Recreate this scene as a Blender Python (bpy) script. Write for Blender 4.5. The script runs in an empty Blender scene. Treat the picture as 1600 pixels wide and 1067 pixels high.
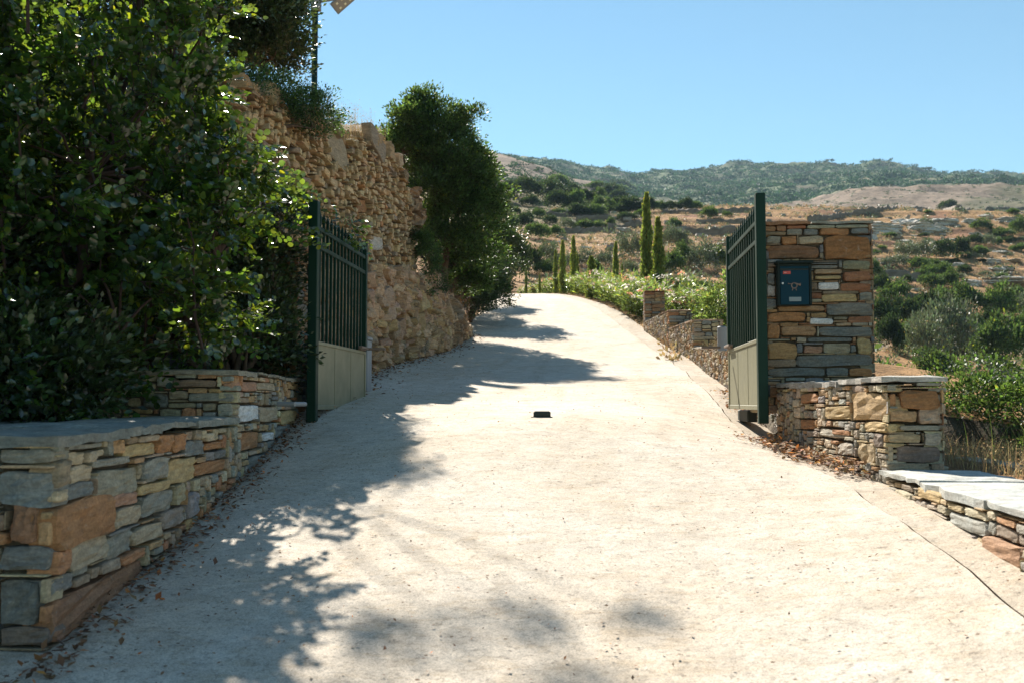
import bpy, math, random
import numpy as np
from mathutils import Vector, noise
random.seed(7); RNG = np.random.default_rng(7)
sc = bpy.context.scene
COL = sc.collection
PI = math.pi
# ---------------------------------------------------------------- camera
F = 1540.0; PSI = math.atan(126 / F); TH = math.atan(94.5 / F)
cam_d = bpy.data.cameras.new('camera'); cam = bpy.data.objects.new('camera', cam_d); COL.objects.link(cam)
cam_d.sensor_width = 36; cam_d.lens = 36 * F / 1600; cam_d.clip_start = .05; cam_d.clip_end = 6000
cam.location = (0, 0, 0); cam.rotation_euler = (PI / 2 + TH, 0, PSI); sc.camera = cam
cam_d.dof.use_dof = True; cam_d.dof.focus_distance = 9.5; cam_d.dof.aperture_fstop = 4.0
# ---------------------------------------------------------------- light: sun ahead and to the left, 45 degrees up
SUN_D = Vector((.45, -1.1, -1.0)).normalized()
world = bpy.data.worlds.new('World'); sc.world = world; world.use_nodes = True
wn = world.node_tree; bg = wn.nodes['Background']
sky = wn.nodes.new('ShaderNodeTexSky'); sky.sky_type = 'NISHITA'; sky.sun_disc = False
sky.sun_elevation = math.asin(-SUN_D.z); sky.sun_rotation = math.atan2(-SUN_D.x, -SUN_D.y)
sky.altitude = 0; sky.air_density = 1.0; sky.dust_density = 0.0; sky.ozone_density = 2.8
gr = wn.nodes.new('ShaderNodeMix'); gr.data_type = 'RGBA'; gr.blend_type = 'MULTIPLY'; gr.inputs[0].default_value = 1; gr.inputs[7].default_value = (.93, 1.12, 1.0, 1)   # white balance of the sky
wn.links.new(sky.outputs[0], gr.inputs[6]); wn.links.new(gr.outputs[2], bg.inputs[0]); bg.inputs[1].default_value = 0.056
sun_l = bpy.data.lights.new('sun', 'SUN'); sun_l.energy = 5.0; sun_l.angle = math.radians(.53); sun_l.color = (1, .93, .82)
sun = bpy.data.objects.new('sun', sun_l); COL.objects.link(sun)
sun.rotation_euler = SUN_D.to_track_quat('-Z', 'Y').to_euler()
sc.view_settings.view_transform = 'Standard'; sc.view_settings.look = 'None'
sc.view_settings.exposure = 1.36; sc.view_settings.gamma = 1
sc.render.engine = 'CYCLES'
sc.cycles.use_denoising = True
sc.cycles.max_bounces = 6; sc.cycles.diffuse_bounces = 4; sc.cycles.glossy_bounces = 2
sc.cycles.transmission_bounces = 3; sc.cycles.volume_bounces = 0; sc.cycles.transparent_max_bounces = 4
sc.cycles.sample_clamp_indirect = 6
# ---------------------------------------------------------------- pixel <-> world
_fw = np.array([-math.sin(PSI) * math.cos(TH), math.cos(PSI) * math.cos(TH), math.sin(TH)])
_rt = np.array([math.cos(PSI), math.sin(PSI), 0.0]); _up = np.cross(_rt, _fw)
def ray(px, py): return _fw + _rt * (px - 800) / F + _up * (533.5 - py) / F
def at(px, py, Y):
    d = ray(px, py); return Vector(d * (Y / d[1]))
def on_plane(px, py, P, N):
    d = ray(px, py); P = np.array(P); N = np.array(N); return Vector(d * (P.dot(N) / d.dot(N)))
# ---------------------------------------------------------------- helpers
def tag(o, label=None, cat=None, group=None, kind=None):
    if label: o['label'] = label
    if cat: o['category'] = cat
    if group: o['group'] = group
    if kind: o['kind'] = kind
    return o
def empty(name, loc, label=None, cat=None, group=None, rz=0):
    o = bpy.data.objects.new(name, None); COL.objects.link(o); o.location = loc; o.rotation_euler = (0, 0, rz)
    o.empty_display_size = .2
    return tag(o, label, cat, group)
def mesh_obj(name, V, Fc, mat, parent=None, smooth=False, colors=None):
    """V (n,3); Fc list of tuples or (m,k) array; colors per vertex (n,3|4)"""
    me = bpy.data.meshes.new(name)
    V = np.asarray(V, dtype=np.float32)
    if isinstance(Fc, np.ndarray):
        m, k = Fc.shape
        me.vertices.add(len(V)); me.vertices.foreach_set('co', V.ravel())
        me.loops.add(m * k); me.loops.foreach_set('vertex_index', Fc.ravel().astype(np.int32))
        me.polygons.add(m); me.polygons.foreach_set('loop_start', np.arange(0, m * k, k, dtype=np.int32))
        me.polygons.foreach_set('loop_total', np.full(m, k, dtype=np.int32))
        me.update(calc_edges=True)
    else:
        me.from_pydata(V.tolist(), [], Fc); me.update()
    if colors is not None:
        c = np.ones((len(V), 4), np.float32); colors = np.asarray(colors); c[:, :colors.shape[1]] = colors
        a = me.color_attributes.new('Col', 'FLOAT_COLOR', 'POINT'); a.data.foreach_set('color', c.ravel())
    if smooth: me.polygons.foreach_set('use_smooth', np.ones(len(me.polygons), bool))
    if mat: me.materials.append(mat)
    o = bpy.data.objects.new(name, me); COL.objects.link(o)
    if parent is not None:
        o.parent = parent
        root = parent                     # geometry is given in world space: bring it to the frame of its thing
        while root.parent is not None: root = root.parent
        loc = np.array(root.location, dtype=np.float32); rz = root.rotation_euler[2]; co = V - loc
        if rz:
            c_, s_ = math.cos(-rz), math.sin(-rz)
            co = np.stack([co[:, 0] * c_ - co[:, 1] * s_, co[:, 0] * s_ + co[:, 1] * c_, co[:, 2]], 1)
        me.vertices.foreach_set('co', co.astype(np.float32).ravel()); me.update()
    return o
class MB:
    def __init__(s): s.v = []; s.f = []; s.c = []; s.n = 0
    def add(s, V, Fc, col=(1, 1, 1, 1)):
        V = np.asarray(V, float); s.v.append(V)
        s.f += [tuple(i + s.n for i in f) for f in Fc]
        c = np.ones((len(V), 4)); cc = np.asarray(col, float)
        if cc.ndim == 1: c[:, :len(cc)] = cc
        else: c[:, :cc.shape[1]] = cc
        s.c.append(c); s.n += len(V)
    def box(s, a, b, col=(1, 1, 1, 1), bev=0.0):
        x0, y0, z0 = a; x1, y1, z1 = b
        if bev <= 0:
            V = [(x0, y0, z0), (x1, y0, z0), (x1, y1, z0), (x0, y1, z0), (x0, y0, z1), (x1, y0, z1), (x1, y1, z1), (x0, y1, z1)]
            s.add(V, [(0, 3, 2, 1), (4, 5, 6, 7), (0, 1, 5, 4), (1, 2, 6, 5), (2, 3, 7, 6), (3, 0, 4, 7)], col); return
        lo = np.array(a, float); hi = np.array(b, float); V = []; idx = {}
        for ax in range(3):
            for sg in (0, 1):
                for k1 in (0, 1):
                    for k2 in (0, 1):
                        o1, o2 = (ax + 1) % 3, (ax + 2) % 3; p = np.zeros(3)
                        p[ax] = hi[ax] if sg else lo[ax]
                        p[o1] = hi[o1] - bev if k1 else lo[o1] + bev; p[o2] = hi[o2] - bev if k2 else lo[o2] + bev
                        corner = [0, 0, 0]; corner[ax] = sg; corner[o1] = k1; corner[o2] = k2
                        idx[(ax, tuple(corner))] = len(V); V.append(p)
        Fc = []
        for ax in range(3):
            o1, o2 = (ax + 1) % 3, (ax + 2) % 3
            for sg in (0, 1):
                q = []
                for k1, k2 in ((0, 0), (1, 0), (1, 1), (0, 1)):
                    c = [0, 0, 0]; c[ax] = sg; c[o1] = k1; c[o2] = k2; q.append(idx[(ax, tuple(c))])
                Fc.append(tuple(q if sg else q[::-1]))
        for ax in range(3):                       # edges along ax
            o1, o2 = (ax + 1) % 3, (ax + 2) % 3
            for k1 in (0, 1):
                for k2 in (0, 1):
                    c0 = [0, 0, 0]; c0[o1] = k1; c0[o2] = k2; c1 = list(c0); c1[ax] = 1
                    q = [idx[(o1, tuple(c0))], idx[(o1, tuple(c1))], idx[(o2, tuple(c1))], idx[(o2, tuple(c0))]]
                    Fc.append(tuple(q if (k1 ^ k2) else q[::-1]))
        for k in range(8):
            c = ((k >> 2) & 1, (k >> 1) & 1, k & 1); q = [idx[(0, c)], idx[(1, c)], idx[(2, c)]]
            Fc.append(tuple(q if (sum(c) % 2) else q[::-1]))
        s.add(V, Fc, col)
    def tube(s, pts, rad, n=8, col=(1, 1, 1, 1), cap=True):
        pts = [Vector(p) for p in pts]; V = []; Fc = []
        if not hasattr(rad, '__len__'): rad = [rad] * len(pts)
        ref = Vector((0, 0, 1)); pu = None
        for i, p in enumerate(pts):
            t = (pts[min(i + 1, len(pts) - 1)] - pts[max(i - 1, 0)])
            if t.length < 1e-9: t = Vector((0, 0, 1))
            t.normalize()
            if pu is None:
                u = t.cross(Vector((0, 0, 1)) if abs(t.z) < .9 else Vector((1, 0, 0))).normalized()
            else:
                u = (pu - t * pu.dot(t)); u = u.normalized() if u.length > 1e-6 else t.orthogonal().normalized()
            pu = u; w = t.cross(u)
            for k in range(n):
                a = 2 * PI * k / n; V.append(p + (u * math.cos(a) + w * math.sin(a)) * rad[i])
        for i in range(len(pts) - 1):
            for k in range(n):
                a = i * n + k; b = i * n + (k + 1) % n; Fc.append((a, b, b + n, a + n))
        if cap:
            Fc.append(tuple(range(n))[::-1]); Fc.append(tuple(range((len(pts) - 1) * n, len(pts) * n)))
        s.add([tuple(v) for v in V], Fc, col)
    def build(s, name, mat, parent=None, smooth=False):
        return mesh_obj(name, np.concatenate(s.v), s.f, mat, parent, smooth, np.concatenate(s.c))
def interp(x, xs, ys): return np.interp(x, xs, ys)
# ---------------------------------------------------------------- materials
def new_mat(name):
    m = bpy.data.materials.new(name); m.use_nodes = True
    nt = m.node_tree; b = nt.nodes['Principled BSDF']; return m, nt, b
def N(nt, t, **kw):
    n = nt.nodes.new(t)
    for k, v in kw.items():
        if k in n.inputs.keys(): n.inputs[k].default_value = v
        else: setattr(n, k, v)
    return n
def ramp(nt, fac, stops):
    r = nt.nodes.new('ShaderNodeValToRGB'); e = r.color_ramp.elements
    while len(e) < len(stops): e.new(.5)
    for i, (p, c) in enumerate(stops):
        e[i].position = p; e[i].color = (c if len(c) == 4 else (*c, 1)) if hasattr(c, '__len__') else (c, c, c, 1)
    nt.links.new(fac, r.inputs[0]); return r.outputs[0]
def mixc(nt, f, a, b, mode='MIX'):
    m = nt.nodes.new('ShaderNodeMix'); m.data_type = 'RGBA'; m.blend_type = mode
    for s_, x in ((0, f), (6, a), (7, b)):
        if isinstance(x, (int, float)): m.inputs[s_].default_value = x
        elif isinstance(x, tuple): m.inputs[s_].default_value = x if len(x) == 4 else (*x, 1)
        else: nt.links.new(x, m.inputs[s_])
    return m.outputs[2]
def noise_n(nt, scale, detail=4, rough=.55, vec=None, dist=0):
    n = nt.nodes.new('ShaderNodeTexNoise'); n.inputs['Scale'].default_value = scale
    n.inputs['Detail'].default_value = detail; n.inputs['Roughness'].default_value = rough; n.inputs['Distortion'].default_value = dist
    if vec is not None: nt.links.new(vec, n.inputs['Vector'])
    return n.outputs[0]
def coords(nt, kind='Object', scale=None):
    t = nt.nodes.new('ShaderNodeTexCoord'); o = t.outputs[kind]
    if scale:
        m = nt.nodes.new('ShaderNodeMapping'); m.inputs['Scale'].default_value = scale; nt.links.new(o, m.inputs[0]); o = m.outputs[0]
    return o
def bump(nt, b, h, strength=.5, dist=.02, prev=None):
    n = nt.nodes.new('ShaderNodeBump'); n.inputs['Strength'].default_value = strength; n.inputs['Distance'].default_value = dist
    nt.links.new(h, n.inputs['Height'])
    if prev is not None: nt.links.new(prev, n.inputs['Normal'])
    if b is not None: nt.links.new(n.outputs[0], b.inputs['Normal'])
    return n.outputs[0]
def col_attr(nt):
    a = nt.nodes.new('ShaderNodeAttribute'); a.attribute_name = 'Col'; return a
def stone_mat(name, streak=.6, bs=.6, fine=1.0, crack=0):
    m, nt, b = new_mat(name); a = col_attr(nt); co = coords(nt)
    # every stone gets its own piece of the texture space (offset by the attribute's alpha)
    sh = N(nt, 'ShaderNodeVectorMath', operation='SCALE'); cb = N(nt, 'ShaderNodeCombineXYZ')
    for i in range(3): nt.links.new(a.outputs['Alpha'], cb.inputs[i])
    nt.links.new(cb.outputs[0], sh.inputs[0]); sh.inputs[3].default_value = 37.0
    ad = N(nt, 'ShaderNodeVectorMath', operation='ADD'); nt.links.new(co, ad.inputs[0]); nt.links.new(sh.outputs[0], ad.inputs[1]); v = ad.outputs[0]
    mp = N(nt, 'ShaderNodeMapping'); mp.inputs['Scale'].default_value = (1, 1, 4.5); mp.inputs['Rotation'].default_value = (.12, .1, 0)
    nt.links.new(v, mp.inputs[0]); vs = mp.outputs[0]
    n1 = noise_n(nt, 5 * fine, 6, .6, v, .6); n2 = noise_n(nt, 9 * fine, 8, .68, vs, .3); n3 = noise_n(nt, 60 * fine, 4, .7, v)
    c = mixc(nt, ramp(nt, n1, [(.30, 0), (.72, streak)]), a.outputs['Color'], mixc(nt, .75, a.outputs['Color'], (.36, .23, .12), 'MIX'))
    c = mixc(nt, 1.0, c, ramp(nt, n2, [(.22, .48), (.5, .98), (.78, 1.45)]), 'MULTIPLY')
    c = mixc(nt, 1.0, c, ramp(nt, n3, [(.3, .72), (.7, 1.25)]), 'MULTIPLY')
    lich = noise_n(nt, 17 * fine, 6, .75, v, .4)
    c = mixc(nt, ramp(nt, lich, [(.61, 0), (.72, .5)]), c, (.45, .43, .38))
    if crack:
        vo = nt.nodes.new('ShaderNodeTexVoronoi'); vo.feature = 'DISTANCE_TO_EDGE'; vo.inputs['Scale'].default_value = crack; wv = N(nt, 'ShaderNodeVectorMath', operation='ADD'); nz = nt.nodes.new('ShaderNodeTexNoise'); nz.inputs['Scale'].default_value = 3; nt.links.new(v, nz.inputs['Vector']); nt.links.new(nz.outputs['Color'], wv.inputs[0]); nt.links.new(vs, wv.inputs[1]); nt.links.new(wv.outputs[0], vo.inputs['Vector'])
        ck = ramp(nt, vo.outputs[0], [(.0, .25), (.035, 1)]); c = mixc(nt, 1.0, c, ck, 'MULTIPLY')
    nt.links.new(c, b.inputs['Base Color']); b.inputs['Roughness'].default_value = .82
    b.inputs['Specular IOR Level'].default_value = .3
    p = bump(nt, None, n2, bs, .03 / fine); bump(nt, b, n3, bs * .6, .006 / fine, p)
    return m
def leaf_mat(name, base, trans, rough=.35, tw=.35, spec=.5, var=.35):
    m, nt, b = new_mat(name); a = col_attr(nt)
    inf = nt.nodes.new('ShaderNodeObjectInfo')
    c = mixc(nt, 1.0, (*base, 1), a.outputs['Color'], 'MULTIPLY')
    c = mixc(nt, 1.0, c, ramp(nt, inf.outputs['Random'], [(0, (1 - var, 1 - var * .8, 1 - var * .5)), (.5, (1, 1, 1)), (1, (1 + var, 1 + var * .8, 1 + var * .2))]), 'MULTIPLY')
    nt.links.new(c, b.inputs['Base Color']); b.inputs['Roughness'].default_value = rough
    b.inputs['Specular IOR Level'].default_value = spec
    t = nt.nodes.new('ShaderNodeBsdfTranslucent'); tc = mixc(nt, 1.0, (*trans, 1), a.outputs['Color'], 'MULTIPLY'); nt.links.new(tc, t.inputs[0])
    mx = nt.nodes.new('ShaderNodeMixShader'); mx.inputs[0].default_value = tw
    nt.links.new(b.outputs[0], mx.inputs[1]); nt.links.new(t.outputs[0], mx.inputs[2])
    nt.links.new(mx.outputs[0], nt.nodes['Material Output'].inputs[0]); return m
def paint_mat(name, col, rough=.4, spec=.5, dirt=.25, metal=0, bs=.12):
    m, nt, b = new_mat(name); co = coords(nt)
    n1 = noise_n(nt, 3.5, 6, .65, co, .4); n2 = noise_n(nt, 45, 3, .6, co)
    d = tuple(x * .55 + .02 for x in col)
    c = mixc(nt, ramp(nt, n1, [(.4, 0), (.75, dirt)]), (*col, 1), (*d, 1))
    nt.links.new(c, b.inputs['Base Color']); b.inputs['Metallic'].default_value = metal
    rr = ramp(nt, n1, [(.3, rough), (.8, min(1, rough + .25))]); nt.links.new(rr, b.inputs['Roughness'])
    b.inputs['Specular IOR Level'].default_value = spec; bump(nt, b, n2, bs, .003); return m
def bark_mat(name, col):
    m, nt, b = new_mat(name); co = coords(nt, 'Object', (1, 1, .25)); n1 = noise_n(nt, 22, 6, .7, co)
    nt.links.new(ramp(nt, n1, [(.3, tuple(x * .5 for x in col)), (.7, tuple(x * 1.5 for x in col))]), b.inputs['Base Color'])
    b.inputs['Roughness'].default_value = .9; bump(nt, b, n1, .8, .01); return m
M_STONE = stone_mat('slate_stone', .35, .45)
M_RUBBLE = stone_mat('rubble_stone', .3, .4, .9)
M_ROCK = stone_mat('outcrop_rock', .6, 1.0, .45, 1.6)
M_GREEN = paint_mat('dark_green_paint', (.002, .024, .013), .45, .22)
M_SAGE = paint_mat('sage_paint', (.185, .178, .105), .45, dirt=.4)
M_GREY = paint_mat('grey_paint', (.22, .23, .24), .5)
M_BLACK = paint_mat('black_rubber', (.02, .025, .02), .6)
M_BOULD = stone_mat('boulder_stone', .25, 1.0, 1.6, 2.6)
M_BARK = bark_mat('bark', (.10, .065, .045)); M_BARKR = bark_mat('reddish_bark', (.045, .024, .018))
M_CAROB = leaf_mat('carob_leaf', (.021, .052, .017), (.26, .40, .035), .25, .26, 1.0)
M_OAK = leaf_mat('oak_leaf', (.030, .052, .018), (.10, .16, .03), .38, .22, .7)
M_LENT = leaf_mat('lentisk_leaf', (.040, .078, .024), (.16, .26, .045), .46, .3, .35)
M_OLIVE = leaf_mat('olive_leaf', (.135, .155, .095), (.15, .2, .08), .5, .2, var=.2)
M_CYP = leaf_mat('cypress_leaf', (.13, .17, .04), (.32, .40, .06), .6, .35)
M_OLEA = leaf_mat('oleander_leaf', (.11, .165, .045), (.28, .38, .08), .4, .4)
M_PETAL = leaf_mat('petal', (.75, .70, .62), (.8, .7, .6), .6, .4, .3, .05)
M_STRAW = leaf_mat('straw', (.40, .29, .15), (.42, .30, .15), .7, .3, .2, .1)
M_LITTER = leaf_mat('leaf_litter', (.30, .19, .11), (.25, .14, .07), .7, .15, .2, .1)
M_DRYLEAF = leaf_mat('dry_leaf', (.20, .10, .05), (.25, .12, .05), .6, .2, .3, .1)
# ================================================================ GROUND
sm = lambda t: (lambda q: q * q * (3 - 2 * q))(np.clip(t, 0, 1))
YC = [-8, 0, 2, 3.65, 5.1, 5.8, 6.6, 7.6, 8.74, 10.8, 13.3, 16, 18.7, 21.4, 25, 30, 34, 40, 46, 52, 60, 75]
ZC = [-2.7, -1.56, -1.25, -1.0, -.77, -.65, -.50, -.29, -.115, .0, .19, .47, .78, 1.18, 1.82, 2.72, 3.4, 4.3, 5.08, 5.55, 5.75, 5.8]
YL = [-8, 0, 3.65, 5.1, 5.8, 6.6, 7.6, 8.6, 9.5, 11, 14, 15.5, 18, 20, 25, 30]
ZL = [-2.65, -1.5, -.96, -.80, -.66, -.56, -.40, -.21, -.05, .12, .43, .57, .82, 1.05, 1.84, 2.75]
YR = [-8, 0, 3.9, 5.3, 6.7, 8.1, 9.4, 10.8, 12.2, 13.3, 16, 18.7]
ZR = [-1.6, -.98, -.66, -.56, -.51, -.47, -.36, -.19, .03, .16, .44, .76]
YLx = [-8, 3.6, 6.5, 9, 11, 14, 15.5, 18, 20, 25, 30, 34, 40, 46, 52, 60, 75]
XL = [-2.0, -2.2, -2.5, -2.78, -2.9, -3.2, -3.3, -3.2, -2.95, -3.0, -3.2, -3.4, -3.9, -4.9, -6.6, -10, -22]
YRx = [-8, 3.9, 6.7, 9, 11, 13.3, 16, 18.7, 21.4, 25, 30, 34, 40, 46, 52, 60, 75]
XR = [1.9, 1.9, 1.96, 1.72, 1.74, 1.76, 1.83, 1.77, 1.53, 1.15, .66, .10, -.87, -1.9, -3.4, -6.4, -17]
def zc(Y): return np.interp(Y, YC, ZC)
def zl(Y): return np.where(np.asarray(Y) < 30, np.interp(Y, YL, ZL), zc(Y))
def zr(Y): return np.where(np.asarray(Y) < 18.7, np.interp(Y, YR, ZR), zc(Y))
def Lx(Y): return np.interp(Y, YLx, XL)
def Rx(Y): return np.interp(Y, YRx, XR)
def zroad(x, Y):
    l, r = Lx(Y), Rx(Y); c = l + (r - l) * .5
    t = np.clip((x - c) / (r - c), -1.15, 1.15)
    return zc(Y) + np.where(t > 0, (zr(Y) - zc(Y)), (zl(Y) - zc(Y))) * t * t
def smooth_z(f, x, Y):
    return (f(x, Y - .4) + 2 * f(x, Y) + f(x, Y + .4)) / 4
def ZR_(x, Y): return smooth_z(zroad, x, Y)
def zg(x, Y): return float(ZR_(np.float64(x), np.float64(Y)))
PC = [0, 540, 741, 787, 849, 926, 995, 1050, 1150, 1265, 1350, 1465, 1600, 1850, 2300]
UC = [(p - 926) / F for p in PC]
TB = {10: [600] * 5 + [628, 650, 674, 674, 697, 720, 751, 782, 874, 1010],
      20: [600] * 5 + [560, 558, 559, 613, 674, 705, 736, 767, 820, 897],
      30: [500] * 5 + [505, 505, 510, 546, 618, 654, 679, 695, 705, 731],
      45: [250, 300, 440, 462, 468, 476, 478, 492, 520, 570, 605, 628, 640, 645, 650],
      60: [230, 280, 420, 450, 459, 458, 459, 465, 480, 530, 582, 600, 612, 620, 630],
      75: [225, 270, 410, 440, 448, 445, 445, 448, 460, 500, 540, 568, 585, 595, 610],
      90: [220, 262, 395, 415, 425, 425, 425, 430, 440, 462, 495, 525, 545, 560, 580],
      110: [215, 250, 370, 385, 392, 395, 398, 402, 405, 425, 445, 465, 482, 500, 530],
      140: [210, 240, 340, 350, 355, 360, 365, 366, 366, 375, 385, 400, 415, 440, 480],
      180: [205, 225, 310, 318, 325, 330, 333, 333, 330, 330, 333, 336, 342, 370, 420],
      220: [200, 212, 285, 290, 300, 310, 322, 332, 330, 329, 331, 336, 343, 365, 410],
      300: [195, 200, 262, 266, 283, 305, 324, 340, 342, 345, 348, 350, 352, 360, 400],
      420: [188, 186, 235, 243, 262, 290, 314, 330, 334, 318, 303, 302, 306, 330, 360],
      600: [200, 200, 250, 258, 275, 305, 324, 334, 336, 325, 312, 310, 316, 330, 350],
      900: [215, 215, 245, 250, 260, 285, 300, 302, 300, 295, 290, 297, 299, 310, 320],
      1300: [225, 225, 228, 238, 247, 263, 271, 265, 259, 263, 264, 283, 287, 292, 300],
      1800: [240, 240, 243, 253, 262, 278, 286, 280, 275, 278, 284, 298, 302, 307, 315]}
TY = sorted(TB); TT = np.array([[(628 - p) / F for p in TB[y]] for y in TY]); LTY = np.log(TY)
def fbm(x, y, sc_, oct_=4, seed=0.0):
    x = np.asarray(x, float); y = np.asarray(y, float); out = np.zeros(np.broadcast(x, y).shape); amp = 1; tot = 0
    for o in range(oct_):
        a = x * sc_ * 2 ** o + seed * 17.3 + o * 5.1; b = y * sc_ * 2 ** o + seed * 9.7 + o * 3.3
        ia = np.floor(a).astype(int); ib = np.floor(b).astype(int); fa = a - ia; fb = b - ib
        def h(i, j):
            n = (i * 374761393 + j * 668265263 + int(seed * 1000) * 1442695 + o * 97) & 0x7fffffff
            n = ((n ^ (n >> 13)) * 1274126177) & 0x7fffffff
            return ((n ^ (n >> 16)) & 0xffff) / 65535.0 - .5
        ua = fa * fa * (3 - 2 * fa); ub = fb * fb * (3 - 2 * fb)
        v = h(ia, ib) * (1 - ua) * (1 - ub) + h(ia + 1, ib) * ua * (1 - ub) + h(ia, ib + 1) * (1 - ua) * ub + h(ia + 1, ib + 1) * ua * ub
        out += v * amp; tot += amp; amp *= .5
    return out / tot * 2
def table(x, Y):
    Yc = np.clip(Y, 10, 1800); u = np.clip(x / Yc, UC[0], UC[-1]); ly = np.log(Yc)
    j = np.clip(np.searchsorted(LTY, ly, side='right') - 1, 0, len(TY) - 2); fy = (ly - LTY[j]) / (LTY[j + 1] - LTY[j])
    i = np.clip(np.searchsorted(UC, u, side='right') - 1, 0, len(UC) - 2); U = np.array(UC); fu = (u - U[i]) / (U[i + 1] - U[i]); fu = fu * fu * (3 - 2 * fu) * .5 + fu * .5
    s = (TT[j, i] * (1 - fu) + TT[j, i + 1] * fu) * (1 - fy) + (TT[j + 1, i] * (1 - fu) + TT[j + 1, i + 1] * fu) * fy
    return s * Yc
XWY = [0, 6, 9, 17.5, 19, 22, 26, 35, 45]; XWX = [-4.0, -4.2, -4.3, -3.25, -3.5, -3.6, -3.8, -4.4, -5.5]
def xw(Y): return np.interp(Y, XWY, XWX)
def bank_top(Y): return np.interp(Y, [-8, 0, 4, 7, 9, 10.9, 14, 16.5, 17.3, 18.2, 20, 22, 25, 30, 45], [-2.4, .6, 1.6, 2.6, 3.2, 3.6, 4.0, 4.15, 3.7, 3.0, 2.9, 2.6, 2.7, 3.6, 6.4])
def T(x, Y):
    x = np.asarray(x, float); Y = np.asarray(Y, float)
    tb = table(x, Y)
    amp = np.interp(Y, [0, 30, 60, 100, 200, 420, 1300, 1800], [0, .1, .5, .9, 2.2, 7, 16, 20])
    tb = tb + amp * fbm(x, Y, 1.0 / 23, 3, 1.5) * .6 + np.interp(Y, [0, 60, 300, 1300], [0, .3, 4, 20]) * fbm(x, Y, 1 / 160., 3, 2.5) * .55
    # stone terraces on the middle slope
    u = x / np.maximum(Y, 1); hstep = 2.1
    zz = tb + fbm(x, Y, 1 / 30., 3, 4.2) * 1.2; k = np.floor(zz / hstep); fr = zz / hstep - k
    zt = hstep * (k + .30 * fr + .70 * sm((fr - .66) / .3)) - (zz - tb)
    w = sm((Y - 72) / 12) * sm((230 - Y) / 40) * sm((u + .05) / .03) * (.18 + .62 * sm((fbm(x, Y, 1 / 28., 3, 14.4) + .05) / .35)) * (1 - .6 * sm((u - .27) / .04))
    tb = tb * (1 - w) + zt * w
    l, r = Lx(Y), Rx(Y); zrd = ZR_(x, Y)
    # right side: verge, then falling towards the valley
    zn = np.where(Y < 9, np.interp(Y, [-8, 0, 3.9, 6.7, 9], [-1.3, -.75, -.52, -.47, -.42]), np.interp(Y, [9, 11, 13.3, 18.7, 21, 25], [-.1, .45, .62, .85, 1.1, 1.75]))
    zn = np.where(Y > 25, ZR_(r, Y) - .04, zn)
    d = x - r
    right = zn * (1 - sm((d - 1.0) / 5)) + tb * sm((d - 1.0) / 5) + fbm(x, Y, .9, 3, 3.1) * .06 * sm((d - .3) / .8)
    right = np.where(Y < 10, zn - .12 * np.maximum(d - 1.2, 0) * (1 - sm((d - 30) / 20)) - 3 * sm((d - 25) / 30) + fbm(x, Y, .9, 3, 3.1) * .06, right)
    wn = sm((Y - 8) / 6); right = right * wn + (1 - wn) * (zn - .13 * np.clip(d - 1.2, 0, 30))
    # left side: planting bed, then bank
    xx = xw(Y); top = bank_top(Y)
    bed = np.where(Y < 6.6, -.30, .02); bed = np.where(Y < 4.05, ZR_(l, Y) - .03, bed); rise = sm((xx + .15 - x) / np.where(Y < 9, 2.2, .5))
    foot = np.where(Y < 9.1, bed, ZR_(l, Y) + .02)
    hill = top + .30 * np.clip(xx - x, 0, 60) + fbm(x, Y, .35, 4, 6.6) * .35
    left = foot * (1 - rise) + hill * rise
    far_left = sm((Y - 38) / 7); left = left * (1 - far_left) + (tb * .999) * far_left
    left = np.where(Y > 38, ZR_(l, Y) * (1 - sm((l - x - .3) / 2.5)) + left * sm((l - x - .3) / 2.5), left)
    c = (l + r) / 2
    near = np.where(x > c, right, left)
    inside = sm((x - l + .35) / .3) * sm((r + .35 - x) / .3)
    near = near * (1 - inside) + (zrd - .12) * inside
    wf = sm((Y - 58) / 14)
    return near * (1 - wf) + tb * wf
def Tz(x, Y): return float(T(np.float64(x), np.float64(Y)))
def hit(px, py, y0=9.0, y1=1700.0):
    """first point of the terrain seen along a pixel's ray"""
    d = ray(px, py); Y = np.concatenate([np.arange(y0, 60, .15), np.geomspace(max(60, y0), y1, 900)]) if y0 < 60 else np.geomspace(y0, y1, 1200)
    P = d[None, :] * (Y / d[1])[:, None]; g = T(P[:, 0], P[:, 1]) - P[:, 2]; k = np.argmax(g > 0)
    if g[k] <= 0: k = int(np.argmax(g))
    return Vector(P[k])
def grid_faces(nr, nc):
    i = np.arange(nr - 1)[:, None] * nc + np.arange(nc - 1)[None, :]
    return np.stack([i, i + 1, i + nc + 1, i + nc], -1).reshape(-1, 4)
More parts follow.
